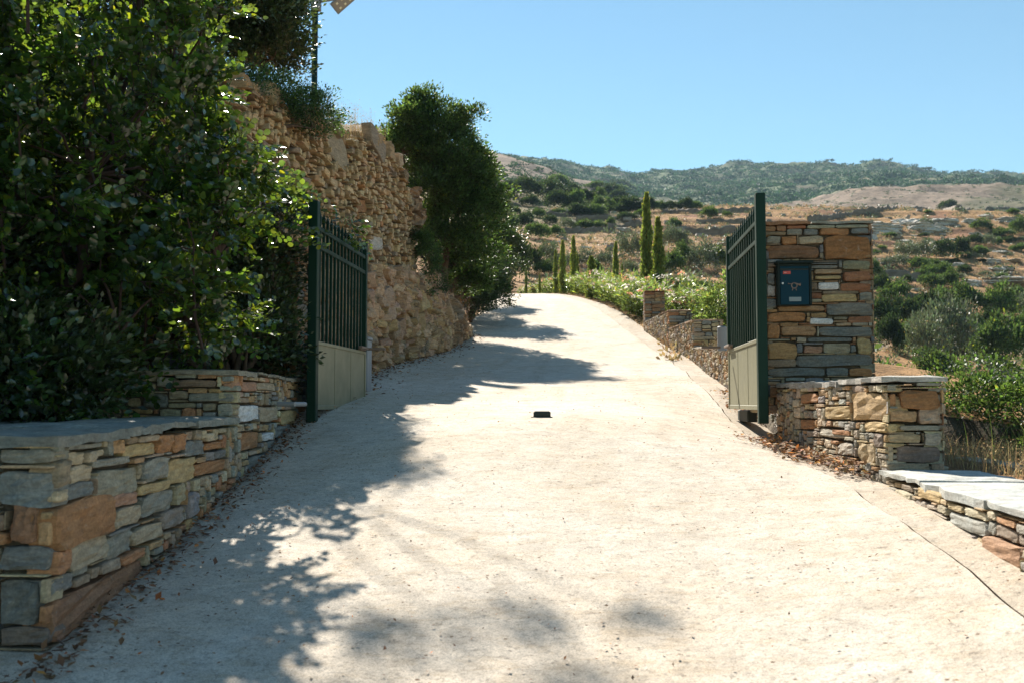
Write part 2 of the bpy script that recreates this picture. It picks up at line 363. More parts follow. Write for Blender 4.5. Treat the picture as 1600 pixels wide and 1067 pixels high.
# --- colours of the land (what grows or lies there)
def land_col(x, Y, z):
    u = x / np.maximum(Y, 1); n1 = fbm(x, Y, 1 / 6., 4, 8.1); n2 = fbm(x, Y, 1 / 40., 4, 9.3); n3 = fbm(x, Y, 1 / 110., 4, 11.7)
    def C(*c): return np.array(c)[None, :]
    straw = C(.36, .215, .105); soil = C(.24, .125, .07); rock = C(.36, .34, .30); heath = C(.215, .165, .125); scrub = C(.07, .095, .04); far = C(.085, .115, .055)
    f = lambda t: t[:, None]
    c = straw * f(1 - sm((n1 + .05) / .5)) + soil * f(sm((n1 + .05) / .5))
    rk = sm((n2 - .12) / .1) * sm((n1 + .1) / .15) * .8; c = c * f(1 - rk) + rock * f(rk)
    gm = sm((Y - 120) / 40) * sm((.07 - u) / .05) * .75; c = c * f(1 - gm) + C(.12, .12, .06) * f(gm)
    # spur of heath behind the terraces
    w = sm((Y - 230) / 60); hc = heath * f(1 + .25 * n1) ; hc = hc * f(1 - sm((n3 - .05) / .2) * .5) + scrub * f(sm((n3 - .05) / .2) * .5)
    c = c * f(1 - w) + hc * f(w)
    w = sm((Y - 640) / 120); fc = far * f(1 - sm((n3 - .36) / .16)) + C(.20, .17, .11) * f(sm((n3 - .36) / .16)); c = c * f(1 - w) + fc * f(w)
    return c
def land_mat():
    m, nt, b = new_mat('land'); a = col_attr(nt); co = coords(nt)
    n1 = noise_n(nt, .35, 8, .7, co); n2 = noise_n(nt, 2.2, 8, .75, co); n3 = noise_n(nt, .06, 8, .7, co)
    c = mixc(nt, 1.0, a.outputs['Color'], ramp(nt, n1, [(.25, (.45, .42, .38)), (.5, (1, 1, 1)), (.75, (1.5, 1.4, 1.3))]), 'MULTIPLY')
    c = mixc(nt, 1.0, c, ramp(nt, n2, [(.3, .55), (.5, 1.0), (.72, 1.4)]), 'MULTIPLY')
    c = mixc(nt, 1.0, c, ramp(nt, n3, [(.3, .75), (.7, 1.25)]), 'MULTIPLY')
    g = nt.nodes.new('ShaderNodeNewGeometry'); sx = nt.nodes.new('ShaderNodeSeparateXYZ'); nt.links.new(g.outputs['True Normal'], sx.inputs[0])
    st = ramp(nt, sx.outputs[2], [(.62, 1), (.86, 0)])            # steep risers are dark dry stone
    vr = nt.nodes.new('ShaderNodeTexVoronoi'); vr.inputs['Scale'].default_value = 2.2; mp = N(nt, 'ShaderNodeMapping'); mp.inputs['Scale'].default_value = (1, 1, 2.2); nt.links.new(co, mp.inputs[0]); nt.links.new(mp.outputs[0], vr.inputs[0])
    rs = mixc(nt, ramp(nt, vr.outputs[0], [(.05, .0), (.5, 1)]), (.20, .17, .13), (.075, .06, .045))
    c = mixc(nt, st, c, rs)
    nt.links.new(c, b.inputs['Base Color']); b.inputs['Roughness'].default_value = .95; b.inputs['Specular IOR Level'].default_value = .1
    p = bump(nt, None, n1, .8, .8); bump(nt, b, n2, .7, .15, p); return m
M_LAND = land_mat()
xs = np.concatenate([np.arange(-60, -8, 2.0), np.arange(-8, 9, .25), np.arange(9, 30, .8), np.arange(30, 90.1, 3)])
ys = np.concatenate([np.arange(-12, 3, .4), np.arange(3, 10, .2), np.arange(10, 45.9, .4), [46.]])
X, Yg = np.meshgrid(xs, ys); Z = T(X, Yg)
V = np.stack([X, Yg, Z], -1).reshape(-1, 3)
g = mesh_obj('ground', V, grid_faces(len(ys), len(xs)), M_LAND, smooth=True, colors=land_col(V[:, 0], V[:, 1], V[:, 2])); tag(g, kind='structure')
us = np.concatenate([np.arange(-.75, 1.0, 5 / F), np.arange(1.0, 1.9, .03)]); yf = np.concatenate([np.arange(46, 190, .7), np.geomspace(190, 1800, 190)])
U2, Y2 = np.meshgrid(us, yf); X2 = U2 * Y2; Z2 = T(X2, Y2); V = np.stack([X2, Y2, Z2], -1).reshape(-1, 3)
g = mesh_obj('hills', V, grid_faces(len(yf), len(us)), M_LAND, smooth=True, colors=land_col(V[:, 0], V[:, 1], V[:, 2])); tag(g, kind='structure')
# --- concrete drive
def road_mat(name, base):
    m, nt, b = new_mat(name); co = coords(nt)
    n1 = noise_n(nt, .55, 6, .6, co, .5); n2 = noise_n(nt, 5, 6, .7, co); n3 = noise_n(nt, 48, 5, .75, co); n4 = noise_n(nt, 130, 3, .7, co)
    c = mixc(nt, ramp(nt, n1, [(.35, 0), (.7, .8)]), (*base, 1), tuple(x * y for x, y in zip(base, (.88, .80, .70))))
    c = mixc(nt, 1.0, c, ramp(nt, n2, [(.3, .76), (.6, 1.06)]), 'MULTIPLY')
    c = mixc(nt, 1.0, c, ramp(nt, n4, [(.35, .66), (.58, 1.06)]), 'MULTIPLY'); n5 = noise_n(nt, 26, 6, .8, co, .4); c = mixc(nt, 1.0, c, ramp(nt, n5, [(.34, .62), (.47, 1.0)]), 'MULTIPLY')
    st_ = noise_n(nt, 6, 5, .65, coords(nt, 'Object', (1.0, 2.2, 1.0)), .6); c = mixc(nt, 1.0, c, ramp(nt, st_, [(.34, (.90, .86, .80)), (.5, (1, 1, 1)), (.7, (1.03, 1.03, 1.03))]), 'MULTIPLY')
    cr = noise_n(nt, 17, 6, .75, coords(nt, 'Object', (1.0, 1.3, 1.0)), .3); c = mixc(nt, 1.0, c, ramp(nt, cr, [(.34, .5), (.42, 1)]), 'MULTIPLY')
    pit = mixc(nt, 1.0, ramp(nt, n3, [(.38, .0), (.46, 1)]), ramp(nt, n2, [(.42, .75), (.62, .1)]), 'LIGHTEN')
    c = mixc(nt, pit, tuple(x * .50 for x in base), c)
    wt = noise_n(nt, 1.1, 4, .6, coords(nt, 'Object', (1.6, .22, 1.0)), .8); c = mixc(nt, ramp(nt, wt, [(.50, 0), (.66, .5)]), c, mixc(nt, 1.0, c, (.80, .76, .70), 'MULTIPLY'))
    rst = noise_n(nt, .8, 5, .7, co, 1.2); c = mixc(nt, ramp(nt, rst, [(.60, 0), (.70, .45)]), c, mixc(nt, 1.0, c, (.86, .74, .58), 'MULTIPLY'))
    sp = nt.nodes.new('ShaderNodeTexVoronoi'); sp.inputs['Scale'].default_value = 9; nt.links.new(co, sp.inputs[0])
    c = mixc(nt, ramp(nt, sp.outputs[0], [(.05, 1), (.09, 0)]), c, (.16, .11, .07))
    nt.links.new(c, b.inputs['Base Color']); b.inputs['Roughness'].default_value = .9; b.inputs['Specular IOR Level'].default_value = .2
    p = bump(nt, None, n3, .6, .010); p = bump(nt, None, n4, .4, .004, p); bump(nt, b, n2, .3, .02, p); return m
M_ROAD = road_mat('pale_concrete', (.64, .575, .49)); M_GUT = road_mat('old_concrete', (.54, .48, .40))
ys = np.concatenate([np.arange(-8, 20, .12), np.arange(20, 75, .35)]); nt_ = 44
def strip(name, f0, f1, mat, n, dz=0.0, yr=ys, amp=.012):
    Yv = np.repeat(yr[:, None], n, 1); t = np.linspace(0, 1, n)[None, :]
    Xv = f0(Yv) * (1 - t) + f1(Yv) * t; Zv = ZR_(Xv, Yv) + dz + fbm(Xv, Yv, 1.3, 3, 2.2) * amp
    V = np.stack([Xv, Yv, Zv], -1).reshape(-1, 3)
    return tag(mesh_obj(name, V, grid_faces(len(yr), n), mat, smooth=True), kind='structure')
jw = lambda Y: Rx(Y) - np.where(Y < 8, .34, .30) + fbm(Y, Y * 0 + .5, .9, 4, 5.5) * .07
strip('driveway', lambda Y: Lx(Y) - .25, lambda Y: jw(Y) - .009, M_ROAD, nt_)
strip('driveway_edge_strip', lambda Y: jw(Y) + .009, lambda Y: Rx(Y) + .22, M_GUT, 7, -.012)
# ================================================================ DRY STONE
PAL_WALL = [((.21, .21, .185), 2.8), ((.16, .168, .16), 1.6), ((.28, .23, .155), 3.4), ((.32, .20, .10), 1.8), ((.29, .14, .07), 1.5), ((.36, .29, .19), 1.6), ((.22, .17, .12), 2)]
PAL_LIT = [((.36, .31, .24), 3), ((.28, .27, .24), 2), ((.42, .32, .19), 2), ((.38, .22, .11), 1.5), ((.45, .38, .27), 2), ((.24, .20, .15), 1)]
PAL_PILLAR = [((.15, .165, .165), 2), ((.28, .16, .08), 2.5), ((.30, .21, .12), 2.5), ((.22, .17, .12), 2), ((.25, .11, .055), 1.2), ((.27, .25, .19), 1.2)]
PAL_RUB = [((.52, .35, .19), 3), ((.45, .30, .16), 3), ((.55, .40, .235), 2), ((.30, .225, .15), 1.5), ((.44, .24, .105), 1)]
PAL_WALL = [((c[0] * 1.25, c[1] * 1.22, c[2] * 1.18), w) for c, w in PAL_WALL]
def pick(pal, rs):
    w = np.array([p[1] for p in pal]); c = np.array(pal[rs.choice(len(pal), p=w / w.sum())][0])
    return c * (1 + rs.uniform(-.18, .18)) * (1 + rs.uniform(-.06, .06, 3))
A_ = np.array([-1, -1, -.94, -.6, -.2, .2, .6, .94, 1, 1.0])
def stone(mb, O, U, W, Nn, s0, s1, z0, z1, dep, back, col, rs, jit=.12, rough=.012, skew=0.0):
    """one stone whose face fills [s0,s1]x[z0,z1] of the wall's face plane; bulges by dep, reaches back by back"""
    w, h = s1 - s0, z1 - z0; n = len(A_); mn = max(.008, min(w, h))
    jj = rs.uniform(-jit, jit, (2, 2, 2)) * mn
    a = A_[None, :].repeat(n, 0); b = A_[:, None].repeat(n, 1)
    ring = (np.arange(n)[None, :] == 0) | (np.arange(n)[None, :] == n - 1) | (np.arange(n)[:, None] == 0) | (np.arange(n)[:, None] == n - 1)
    # rounder corners
    k = 1 - .10 * (np.abs(a) ** 4) * (np.abs(b) ** 4)
    # edges wander along the joint
    pa, pb = rs.uniform(0, 9, 2)
    wob = rs.uniform(.4, 1.0) * .045
    sx = (a * k * .5 + .5) * w; sz = (b * k * .5 + .5) * h
    sx = sx + np.sin(b * 2.6 + pa) * wob * mn * np.abs(a) ** 2; sz = sz + np.sin(a * 3.1 + pb) * wob * mn * 1.2 * np.abs(b) ** 2
    ta = (a + 1) / 2; tb = (b + 1) / 2
    sx += jj[0, 0, 0] * (1 - ta) * (1 - tb) + jj[0, 1, 0] * ta * (1 - tb) + jj[1, 0, 0] * (1 - ta) * tb + jj[1, 1, 0] * ta * tb
    sz += jj[0, 0, 1] * (1 - ta) * (1 - tb) + jj[0, 1, 1] * ta * (1 - tb) + jj[1, 0, 1] * (1 - ta) * tb + jj[1, 1, 1] * ta * tb + skew * (a) * w * .5
    e = np.maximum(np.abs(a), np.abs(b))
    edge = np.clip((e - .90) / .10, 0, 1) ** 1.3 * min(.22 * mn, .013) * rs.uniform(.5, 1.8, a.shape)
    tilt = rs.uniform(-.05, .05) * a + rs.uniform(-.06, .06) * b
    dn = dep + tilt * mn - edge + rs.normal(0, rough * min(1, mn * 8), a.shape) * (~ring)
    dn = np.where(ring, dn - back, dn)
    P = np.array(O)[None, None, :] + (s0 + sx)[..., None] * np.array(U) + (z0 + sz)[..., None] * np.array(W) + dn[..., None] * np.array(Nn)
    i = np.arange(n - 1)[:, None] * n + np.arange(n - 1)[None, :]
    Fq = np.stack([i, i + 1, i + n + 1, i + n], -1).reshape(-1, 4)
    if np.dot(np.cross(U, W), Nn) < 0: Fq = Fq[:, ::-1]
    c = np.concatenate([col, [rs.uniform(0, 1)]])
    mb.add(P.reshape(-1, 3), Fq.tolist(), c)
def pack(L, H0, H1, cell, bot, top, wr, hr, rs, pre=()):
    """fill the region between bot(s) and top(s) with rectangles; returns (s0,s1,z0,z1,colour or None)"""
    nc = max(1, int(round(L / cell))); nr = max(1, int(round((H1 - H0) / cell))); occ = np.zeros((nr, nc), bool)
    sc_ = (np.arange(nc) + .5) * cell; zc_ = H0 + (np.arange(nr) + .5) * cell
    occ |= zc_[:, None] > top(sc_)[None, :]; occ |= zc_[:, None] < bot(sc_)[None, :]
    out = []
    for (s0, s1, z0, z1, c) in pre:
        s0 = max(s0, 0.0); s1 = min(s1, L); i0, i1 = max(0, int(round(s0 / cell))), min(nc, int(round(s1 / cell))); j0, j1 = max(0, int(round((z0 - H0) / cell))), min(nr, int(round((z1 - H0) / cell)))
        if i1 <= i0 or j1 <= j0: continue
        blk = occ[j0:j1, i0:i1]
        if blk.mean() > .35: continue
        occ[j0:j1, i0:i1] = True; out.append((s0, s1, z0, z1, c))
    for j in range(nr):
        i = 0
        while i < nc:
            if occ[j, i]: i += 1; continue
            run = i
            while run < nc and not occ[j, run]: run += 1
            free = run - i; w = int(round(rs.uniform(*wr) * (rs.uniform(.6, 1.5)) / cell)); w = max(2, w); h = max(1, int(round(rs.uniform(*hr) / cell)))
            if rs.random() < .14: h = max(1, h // 2); w = int(w * 1.2)
            if w > free or free - w < 2: w = free
            if w > 3.2 * wr[1] / cell: w = w // 2
            hh = 1
            while hh < h and j + hh < nr and not occ[j + hh, i:i + w].any(): hh += 1
            occ[j:j + hh, i:i + w] = True
            out.append((i * cell, (i + w) * cell, H0 + j * cell, H0 + (j + hh) * cell, None)); i += w
    return out
def face(mb, p0, p1, bot, top, wr=(.12, .34), hr=(.05, .14), cell=.025, pal=PAL_WALL, seed=1, pre=(), dep=(.0, .025), back=.11, gap=.006, jit=.05, rough=.004, skew=0, out=1):
    """one face of a wall from p0 to p1 (x,y); bot/top are functions of the distance along it (world z). The outside is to the right hand of p0->p1 if out=1"""
    rs = np.random.default_rng(seed); d = np.array([p1[0] - p0[0], p1[1] - p0[1], 0.0]); L = np.linalg.norm(d); U = d / L; Nn = np.array([U[1], -U[0], 0]) * out
    ss = np.linspace(0, L, 40); H0 = float(np.min(bot(ss))); H1 = float(np.max(top(ss))); O = np.array([p0[0], p0[1], 0.0])
    for (a, b, z0, z1, c) in pack(L, H0, H1, cell, bot, top, wr, hr, rs, pre):
        if c is None: c = pick(pal, rs)
        g = gap * rs.uniform(.5, 1.6); zt = z1 - g
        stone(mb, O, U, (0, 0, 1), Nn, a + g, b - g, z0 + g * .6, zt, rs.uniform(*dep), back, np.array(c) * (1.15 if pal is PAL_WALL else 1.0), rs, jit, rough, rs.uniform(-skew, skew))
    return O, U, Nn
def core(mb, p0, p1, n, bot, top, th, col=(.06, .05, .04, 0), k=14, inset=.05):
    """the wall's dark inside, seen through the joints"""
    d = np.array([p1[0] - p0[0], p1[1] - p0[1]]); L = np.linalg.norm(d); d = d / L; n = np.array(n)
    s = np.linspace(inset, L - inset, k); V = []
    for q in s:
        b = float(bot(np.array([q]))[0]) - .05; t = float(top(np.array([q]))[0]) - .03
        for off in (-inset, -th + inset):
            x, y = np.array(p0) + d * q + n * off; V += [(x, y, b), (x, y, t)]
    Fc = []
    for i in range(k - 1):
        a = i * 4; Fc += [(a, a + 4, a + 5, a + 1), (a + 2, a + 3, a + 7, a + 6), (a + 1, a + 5, a + 7, a + 3)]
    Fc += [(0, 1, 3, 2), (4 * k - 4, 4 * k - 2, 4 * k - 1, 4 * k - 3)]
    mb.add(V, Fc, col)
def slabs(mb, pts0, pts1, z, th, rs, col=((.30, .32, .30),), lens=(.3, .7), over=.03, wav=.006, nseg=None):
    """flat coping slabs laid between two edge lines (functions of t in 0..1 -> (x,y)); z a function of t"""
    total = np.linalg.norm(np.array(pts0(1.)) - np.array(pts0(0.))); t = 0.0
    while t < 1 - 1e-6:
        l = rs.uniform(*lens) / total
        if 1 - t - l < lens[0] * .6 / total: l = 1 - t
        t1 = t + l; n = 9; m = 6; e = .004 / total
        ta = np.linspace(t + e, t1 - e, n); q = np.linspace(-over, 1 + over * .3, m)
        jit0 = rs.normal(0, .010, n); jit1 = rs.normal(0, .012, n); dz = rs.uniform(-.006, .006); th_ = th * rs.uniform(.7, 1.25)
        Vt = []; Vb = []
        for i, tt in enumerate(ta):
            a = np.array(pts0(tt)); b = np.array(pts1(tt)); wd = np.linalg.norm(b - a)
            for j, qq in enumerate(q):
                p = a + (b - a) * qq
                if j == 0: p = p + (a - b) / wd * jit0[i]
                if j == m - 1: p = p + (b - a) / wd * jit1[i]
                zz = z(tt) + dz + rs.normal(0, wav * .35) - (.010 if j in (0, m - 1) or i in (0, n - 1) else 0)
                Vt.append((p[0], p[1], zz)); Vb.append((p[0], p[1], z(tt) - th_ + dz + rs.normal(0, .004)))
        nn = n * m; Fc = []
        for i in range(n - 1):
            for j in range(m - 1):
                a = i * m + j; Fc += [(a, a + 1, a + m + 1, a + m), (a + nn, a + m + nn, a + m + 1 + nn, a + 1 + nn)]
        for i in range(n - 1):
            for j in (0, m - 1):
                a = i * m + j; f = (a, a + m, a + m + nn, a + nn); Fc.append(f if j == 0 else f[::-1])
        for j in range(m - 1):
            for i in (0, n - 1):
                a = i * m + j; f = (a, a + nn, a + 1 + nn, a + 1); Fc.append(f if i == 0 else f[::-1])
        c = np.array(col[rs.integers(len(col))]) * rs.uniform(.85, 1.15)
        # orient by checking the first top face
        v0, v1, v2 = [np.array(Vt[k]) for k in Fc[0][:3]]
        if np.cross(v1 - v0, v2 - v0)[2] < 0: Fc = [f[::-1] for f in Fc]
        mb.add(Vt + Vb, Fc, (*c, rs.uniform(0, 1))); t = t1
cst = lambda v: (lambda s: np.zeros_like(np.asarray(s, float)) + v)
def gline(p0, p1, off=-.08):
    d = np.array([p1[0] - p0[0], p1[1] - p0[1]]); L = np.linalg.norm(d)
    def f(s):
        s = np.asarray(s, float); x = p0[0] + d[0] / L * s; y = p0[1] + d[1] / L * s; return ZR_(x, y) + off
    return f
def pre_px(p0, p1, items, out=1):
    """stones measured in the photograph (x0,y0,x1,y1,colour) brought onto the wall's plane"""
    d = np.array([p1[0] - p0[0], p1[1] - p0[1], 0.0]); U = d / np.linalg.norm(d); Nn = np.array([U[1], -U[0], 0]); P = np.array([p0[0], p0[1], 0.0]); r = []
    for (x0, y0, x1, y1, c) in items:
        a = on_plane(x0, (y0 + y1) / 2, P, Nn); b = on_plane(x1, (y0 + y1) / 2, P, Nn); m = (x0 + x1) / 2
        zt = on_plane(m, y0, P, Nn).z; zb = on_plane(m, y1, P, Nn).z
        sa = (np.array(a) - P).dot(U); sb = (np.array(b) - P).dot(U); r.append((min(sa, sb), max(sa, sb), zb, zt, c))
    return r
GB = (.15, .163, .155); GG = (.225, .222, .185); OR = (.33, .155, .065); OB = (.25, .13, .075); TN = (.38, .30, .20); YT = (.40, .29, .14); BR = (.20, .14, .10); RD = (.27, .11, .055); WH = (.62, .60, .58); PK = (.36, .19, .12)
# ---- left low wall, near stretch
zt = lambda v: cst(v)
w = empty('stone_wall', (-2.5, 5, -.9), 'low slate-capped stone wall edging the shaded side of the drive, with big orange and grey blocks at its near end', 'stone wall')
mb = MB(); a0, a1 = (-2.10, 3.72), (-2.41, 6.5)
items = [(60, 780, 176, 850, OR), (104, 838, 164, 882, TN), (165, 830, 202, 868, GG), (176, 788, 218, 822, TN), (173, 768, 214, 790, PK), (60, 908, 226, 975, OB), (103, 752, 145, 778, GB),
         (146, 730, 216, 776, (.26, .235, .17)), (146, 712, 205, 728, GG), (195, 690, 243, 713, YT), (245, 678, 268, 708, OR), (268, 676, 288, 705, OR), (220, 766, 271, 803, GG), (223, 715, 262, 750, GG), (262, 714, 305, 754, YT),
         (203, 818, 250, 846, TN), (252, 792, 288, 825, (.27, .22, .18)), (305, 718, 352, 740, OR), (345, 676, 372, 706, (.33, .28, .22)), (372, 673, 405, 702, OR), (352, 705, 378, 740, TN), (386, 708, 425, 740, GB), (290, 768, 308, 808, (.24, .22, .22)),
         (100, 690, 155, 702, GG), (317, 688, 344, 702, OR), (289, 686, 318, 712, GB), (215, 752, 265, 770, YT), (226, 876, 262, 905, GB)]
b_ = gline(a0, a1, -.10); t_ = cst(-.165)
face(mb, a0, a1, b_, t_, (.10, .26), (.05, .12), .02, PAL_WALL, 11, pre_px(a0, a1, [i for i in items if i[2] < 372]), rough=.006, out=1)
c0 = (-3.6, 3.74); items2 = [(0, 735, 104, 793, (.17, .20, .20)), (0, 850, 101, 892, (.16, .165, .155)), (0, 905, 62, 975, (.13, .14, .13)), (0, 700, 160, 725, GG), (-60, 800, 10, 830, BR), (0, 975, 104, 1010, (.16, .13, .11)), (18, 780, 62, 850, OB), (-80, 740, 0, 790, GG), (-120, 850, 0, 900, TN), (-90, 905, 0, 975, OB)]
face(mb, c0, a0, cst(-1.08), cst(-.165), (.14, .3), (.05, .12), .02, PAL_WALL, 12, pre_px(c0, a0, items2), rough=.006, out=1)
core(mb, a0, a1, (1, 0.07), b_, cst(-.17), .8); core(mb, (-3.6, 3.78), (-2.15, 3.78), (0, -1), cst(-1.1), cst(-.17), .35)
mb.build('wall_stones', M_STONE, w)
mb = MB(); rs = np.random.default_rng(5)
slabs(mb, lambda t: (-2.08 - .32 * t, 3.69 + 2.81 * t), lambda t: (-2.70 - .37 * t, 3.69 + 2.81 * t), lambda t: -.118 + .028 * t, .05, rs, ((.17, .20, .19), (.20, .22, .20), (.15, .17, .17)), (.4, .8), wav=.012)
slabs(mb, lambda t: (-2.72 - .9 * t, 3.69), lambda t: (-3.05 - .9 * t, 6.4), lambda t: -.118, .05, rs, ((.17, .20, .19),), (.4, .6), wav=.012)
mb.build('coping', M_STONE, w)
# ---- left low wall, higher stretch by the gate
w = empty('stone_wall', (-2.6, 7.5, -.3), 'higher block of stone wall stepping up beside the left gate leaf, half in deep shade', 'stone wall')
mb = MB(); a2 = (-2.76, 9.05); b_ = gline(a1, a2, -.12)
face(mb, a1, a2, b_, cst(.20), (.09, .22), (.04, .10), .02, PAL_WALL, 13, pre_px(a1, a2, [(373, 631, 402, 658, WH), (403, 634, 433, 659, TN), (375, 594, 400, 612, PK), (401, 597, 430, 610, TN), (436, 640, 462, 662, YT), (373, 673, 405, 702, OR), (408, 674, 424, 688, WH), (427, 664, 455, 682, GB), (386, 708, 426, 742, GB), (415, 686, 440, 700, GB), (438, 680, 458, 690, OR)]), out=1)
c1 = (-3.7, 6.5)
face(mb, c1, a1, cst(-.20), cst(.20), (.12, .3), (.04, .10), .02, PAL_WALL, 14, pre_px(c1, a1, [(346, 594, 400, 612, PK), (270, 592, 340, 605, BR), (292, 612, 385, 628, GG), (222, 612, 262, 637, GB)]), out=1)
core(mb, a1, a2, (1, .07), b_, cst(.17), .9); core(mb, (-3.7, 6.55), (-2.47, 6.55), (0, -1), cst(-.5), cst(.17), .5)
mb.build('wall_stones', M_STONE, w); mb = MB()
slabs(mb, lambda t: (-2.39 - .34 * t, 6.47 + 2.5 * t), lambda t: (-3.03 - .25 * t, 6.47 + 2.5 * t), lambda t: .225, .035, rs, ((.24, .22, .18), (.26, .24, .19)), (.3, .6))
slabs(mb, lambda t: (-3.05 - .7 * t, 6.47), lambda t: (-3.05 - .7 * t, 8.0), lambda t: .225, .035, rs, ((.22, .21, .18),), (.3, .6))
mb.build('coping', M_STONE, w)
# ---- gate pillars
def pillar(label, x0, x1, y0, y1, z0, z1, seed, pre=()):
    w = empty('stone_pillar', ((x0 + x1) / 2, (y0 + y1) / 2, z0), label, 'gate pillar'); mb = MB(); k = dict(pal=PAL_PILLAR, cell=.018, wr=(.14, .34), hr=(.035, .10), gap=.004, rough=.0035, dep=(0, .012))
    face(mb, (x0, y0), (x1, y0), cst(z0), cst(z1 - .04), seed=seed, pre=pre, out=1, **k); face(mb, (x1, y0), (x1, y1), cst(z0), cst(z1 - .04), seed=seed + 1, out=1, **k)
    face(mb, (x1, y1), (x0, y1), cst(z0), cst(z1 - .04), seed=seed + 2, out=1, **k); face(mb, (x0, y1), (x0, y0), cst(z0), cst(z1 - .04), seed=seed + 3, out=1, **k)
    mb.box((x0 + .04, y0 + .04, z0), (x1 - .04, y1 - .04, z1 - .05), (.06, .05, .04, 0)); mb.build('pillar_stones', M_STONE, w)
    mb = MB(); slabs(mb, lambda t: (x0 - .01 + (x1 - x0 + .02) * t, y0 - .01), lambda t: (x0 - .01 + (x1 - x0 + .02) * t, y1 + .01), lambda t: z1, .032, np.random.default_rng(seed), ((.30, .15, .08), (.22, .2, .16), (.24, .25, .22)), (.3, .5), over=.01); mb.build('coping', M_STONE, w)
    return w
px0, px1, py0 = 1.50, 2.505, 9.0
pit = [(1229, 357, 1254, 368, GG), (1255, 357, 1279, 368, GB), (1281, 356, 1327, 368, OR), (1329, 356, 1358, 366, GB), (1221, 369, 1246, 383, OR), (1247, 368, 1287, 382, TN), (1198, 369, 1220, 381, GG), (1198, 383, 1280, 405, (.20, .10, .055)), (1287, 367, 1360, 406, (.25, .115, .045)),
       (1316, 407, 1360, 422, (.20, .20, .13)), (1317, 423, 1362, 440, RD), (1312, 442, 1362, 455, RD), (1278, 441, 1311, 453, WH), (1284, 459, 1340, 472, YT), (1342, 456, 1363, 470, GG), (1291, 474, 1364, 493, (.16, .165, .15)), (1215, 477, 1290, 487, (.28, .17, .09)), (1199, 488, 1259, 503, OR), (1265, 497, 1302, 507, WH), (1325, 494, 1362, 505, RD),
       (1219, 509, 1276, 525, (.33, .19, .10)), (1279, 510, 1364, 526, GB), (1199, 506, 1218, 530, OR), (1262, 527, 1332, 534, GB), (1199, 534, 1246, 562, (.33, .20, .09)), (1256, 540, 1286, 552, PK), (1286, 536, 1330, 552, (.30, .26, .18)), (1339, 528, 1362, 554, YT), (1244, 553, 1364, 572, (.125, .135, .13)), (1199, 574, 1290, 588, (.125, .135, .13)), (1291, 574, 1326, 586, GB), (1326, 574, 1364, 588, OR), (1273, 430, 1315, 437, YT), (1264, 414, 1310, 420, GB), (1199, 446, 1212, 463, (.5, .45, .42)), (1259, 491, 1330, 496, YT)]
pillar('tall dry-stone gate pillar of brown and slate-blue blocks carrying the mailbox', px0, px1, py0, 9.62, -.1, 1.63, 31, pre_px((px0, py0), (px1, py0), pit))
pillar('dry-stone gate pillar hidden in the dark foliage behind the left gate leaf', -3.75, -2.78, 9.1, 9.7, -.1, 1.5, 41)
# ---- right low wall by the gate
w = empty('stone_wall', (2.0, 7.8, -.4), 'low rust and cream stone wall in front of the mailbox pillar, its end face in shade', 'stone wall'); mb = MB()
r0, r1 = (1.885, 6.55), (1.64, 8.98); b_ = gline(r1, r0, -.12)
rp = [(1331, 612, 1386, 658, (.42, .29, .15)), (1290, 633, 1330, 655, YT), (1252, 612, 1280, 630, OR), (1350, 658, 1386, 676, YT), (1300, 670, 1330, 680, OR), (1250, 655, 1272, 670, OR), (1340, 692, 1368, 722, (.42, .33, .2)), (1310, 690, 1335, 712, (.33, .3, .25)), (1280, 668, 1320, 685, (.36, .34, .28))]
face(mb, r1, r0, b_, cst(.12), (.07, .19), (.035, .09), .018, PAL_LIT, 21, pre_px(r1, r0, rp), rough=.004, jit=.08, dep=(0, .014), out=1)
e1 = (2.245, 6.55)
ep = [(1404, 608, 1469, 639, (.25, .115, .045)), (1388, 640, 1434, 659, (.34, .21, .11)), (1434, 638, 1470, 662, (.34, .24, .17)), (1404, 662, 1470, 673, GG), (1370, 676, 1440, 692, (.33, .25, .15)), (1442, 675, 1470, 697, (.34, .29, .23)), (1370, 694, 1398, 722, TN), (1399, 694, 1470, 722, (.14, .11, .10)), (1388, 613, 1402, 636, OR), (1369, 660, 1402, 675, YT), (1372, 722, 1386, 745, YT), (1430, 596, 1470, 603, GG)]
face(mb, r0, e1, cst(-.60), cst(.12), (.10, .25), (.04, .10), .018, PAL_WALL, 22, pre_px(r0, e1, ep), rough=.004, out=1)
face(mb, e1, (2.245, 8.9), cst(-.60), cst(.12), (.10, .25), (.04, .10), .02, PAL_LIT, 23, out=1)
core(mb, r0, r1, (-1, -.15), gline(r0, r1, -.1), cst(.1), .42); core(mb, (1.95, 6.58), (2.22, 6.58), (0, -1), cst(-.6), cst(.1), 2.1)
mb.build('wall_stones', M_STONE, w); mb = MB()
slabs(mb, lambda t: (1.875 - .235 * t, 6.53 + 2.45 * t), lambda t: (2.265, 6.53 + 2.45 * t), lambda t: .168, .045, rs, ((.36, .35, .32), (.30, .30, .28)), (.5, .9), over=.02)
mb.build('coping', M_STONE, w)
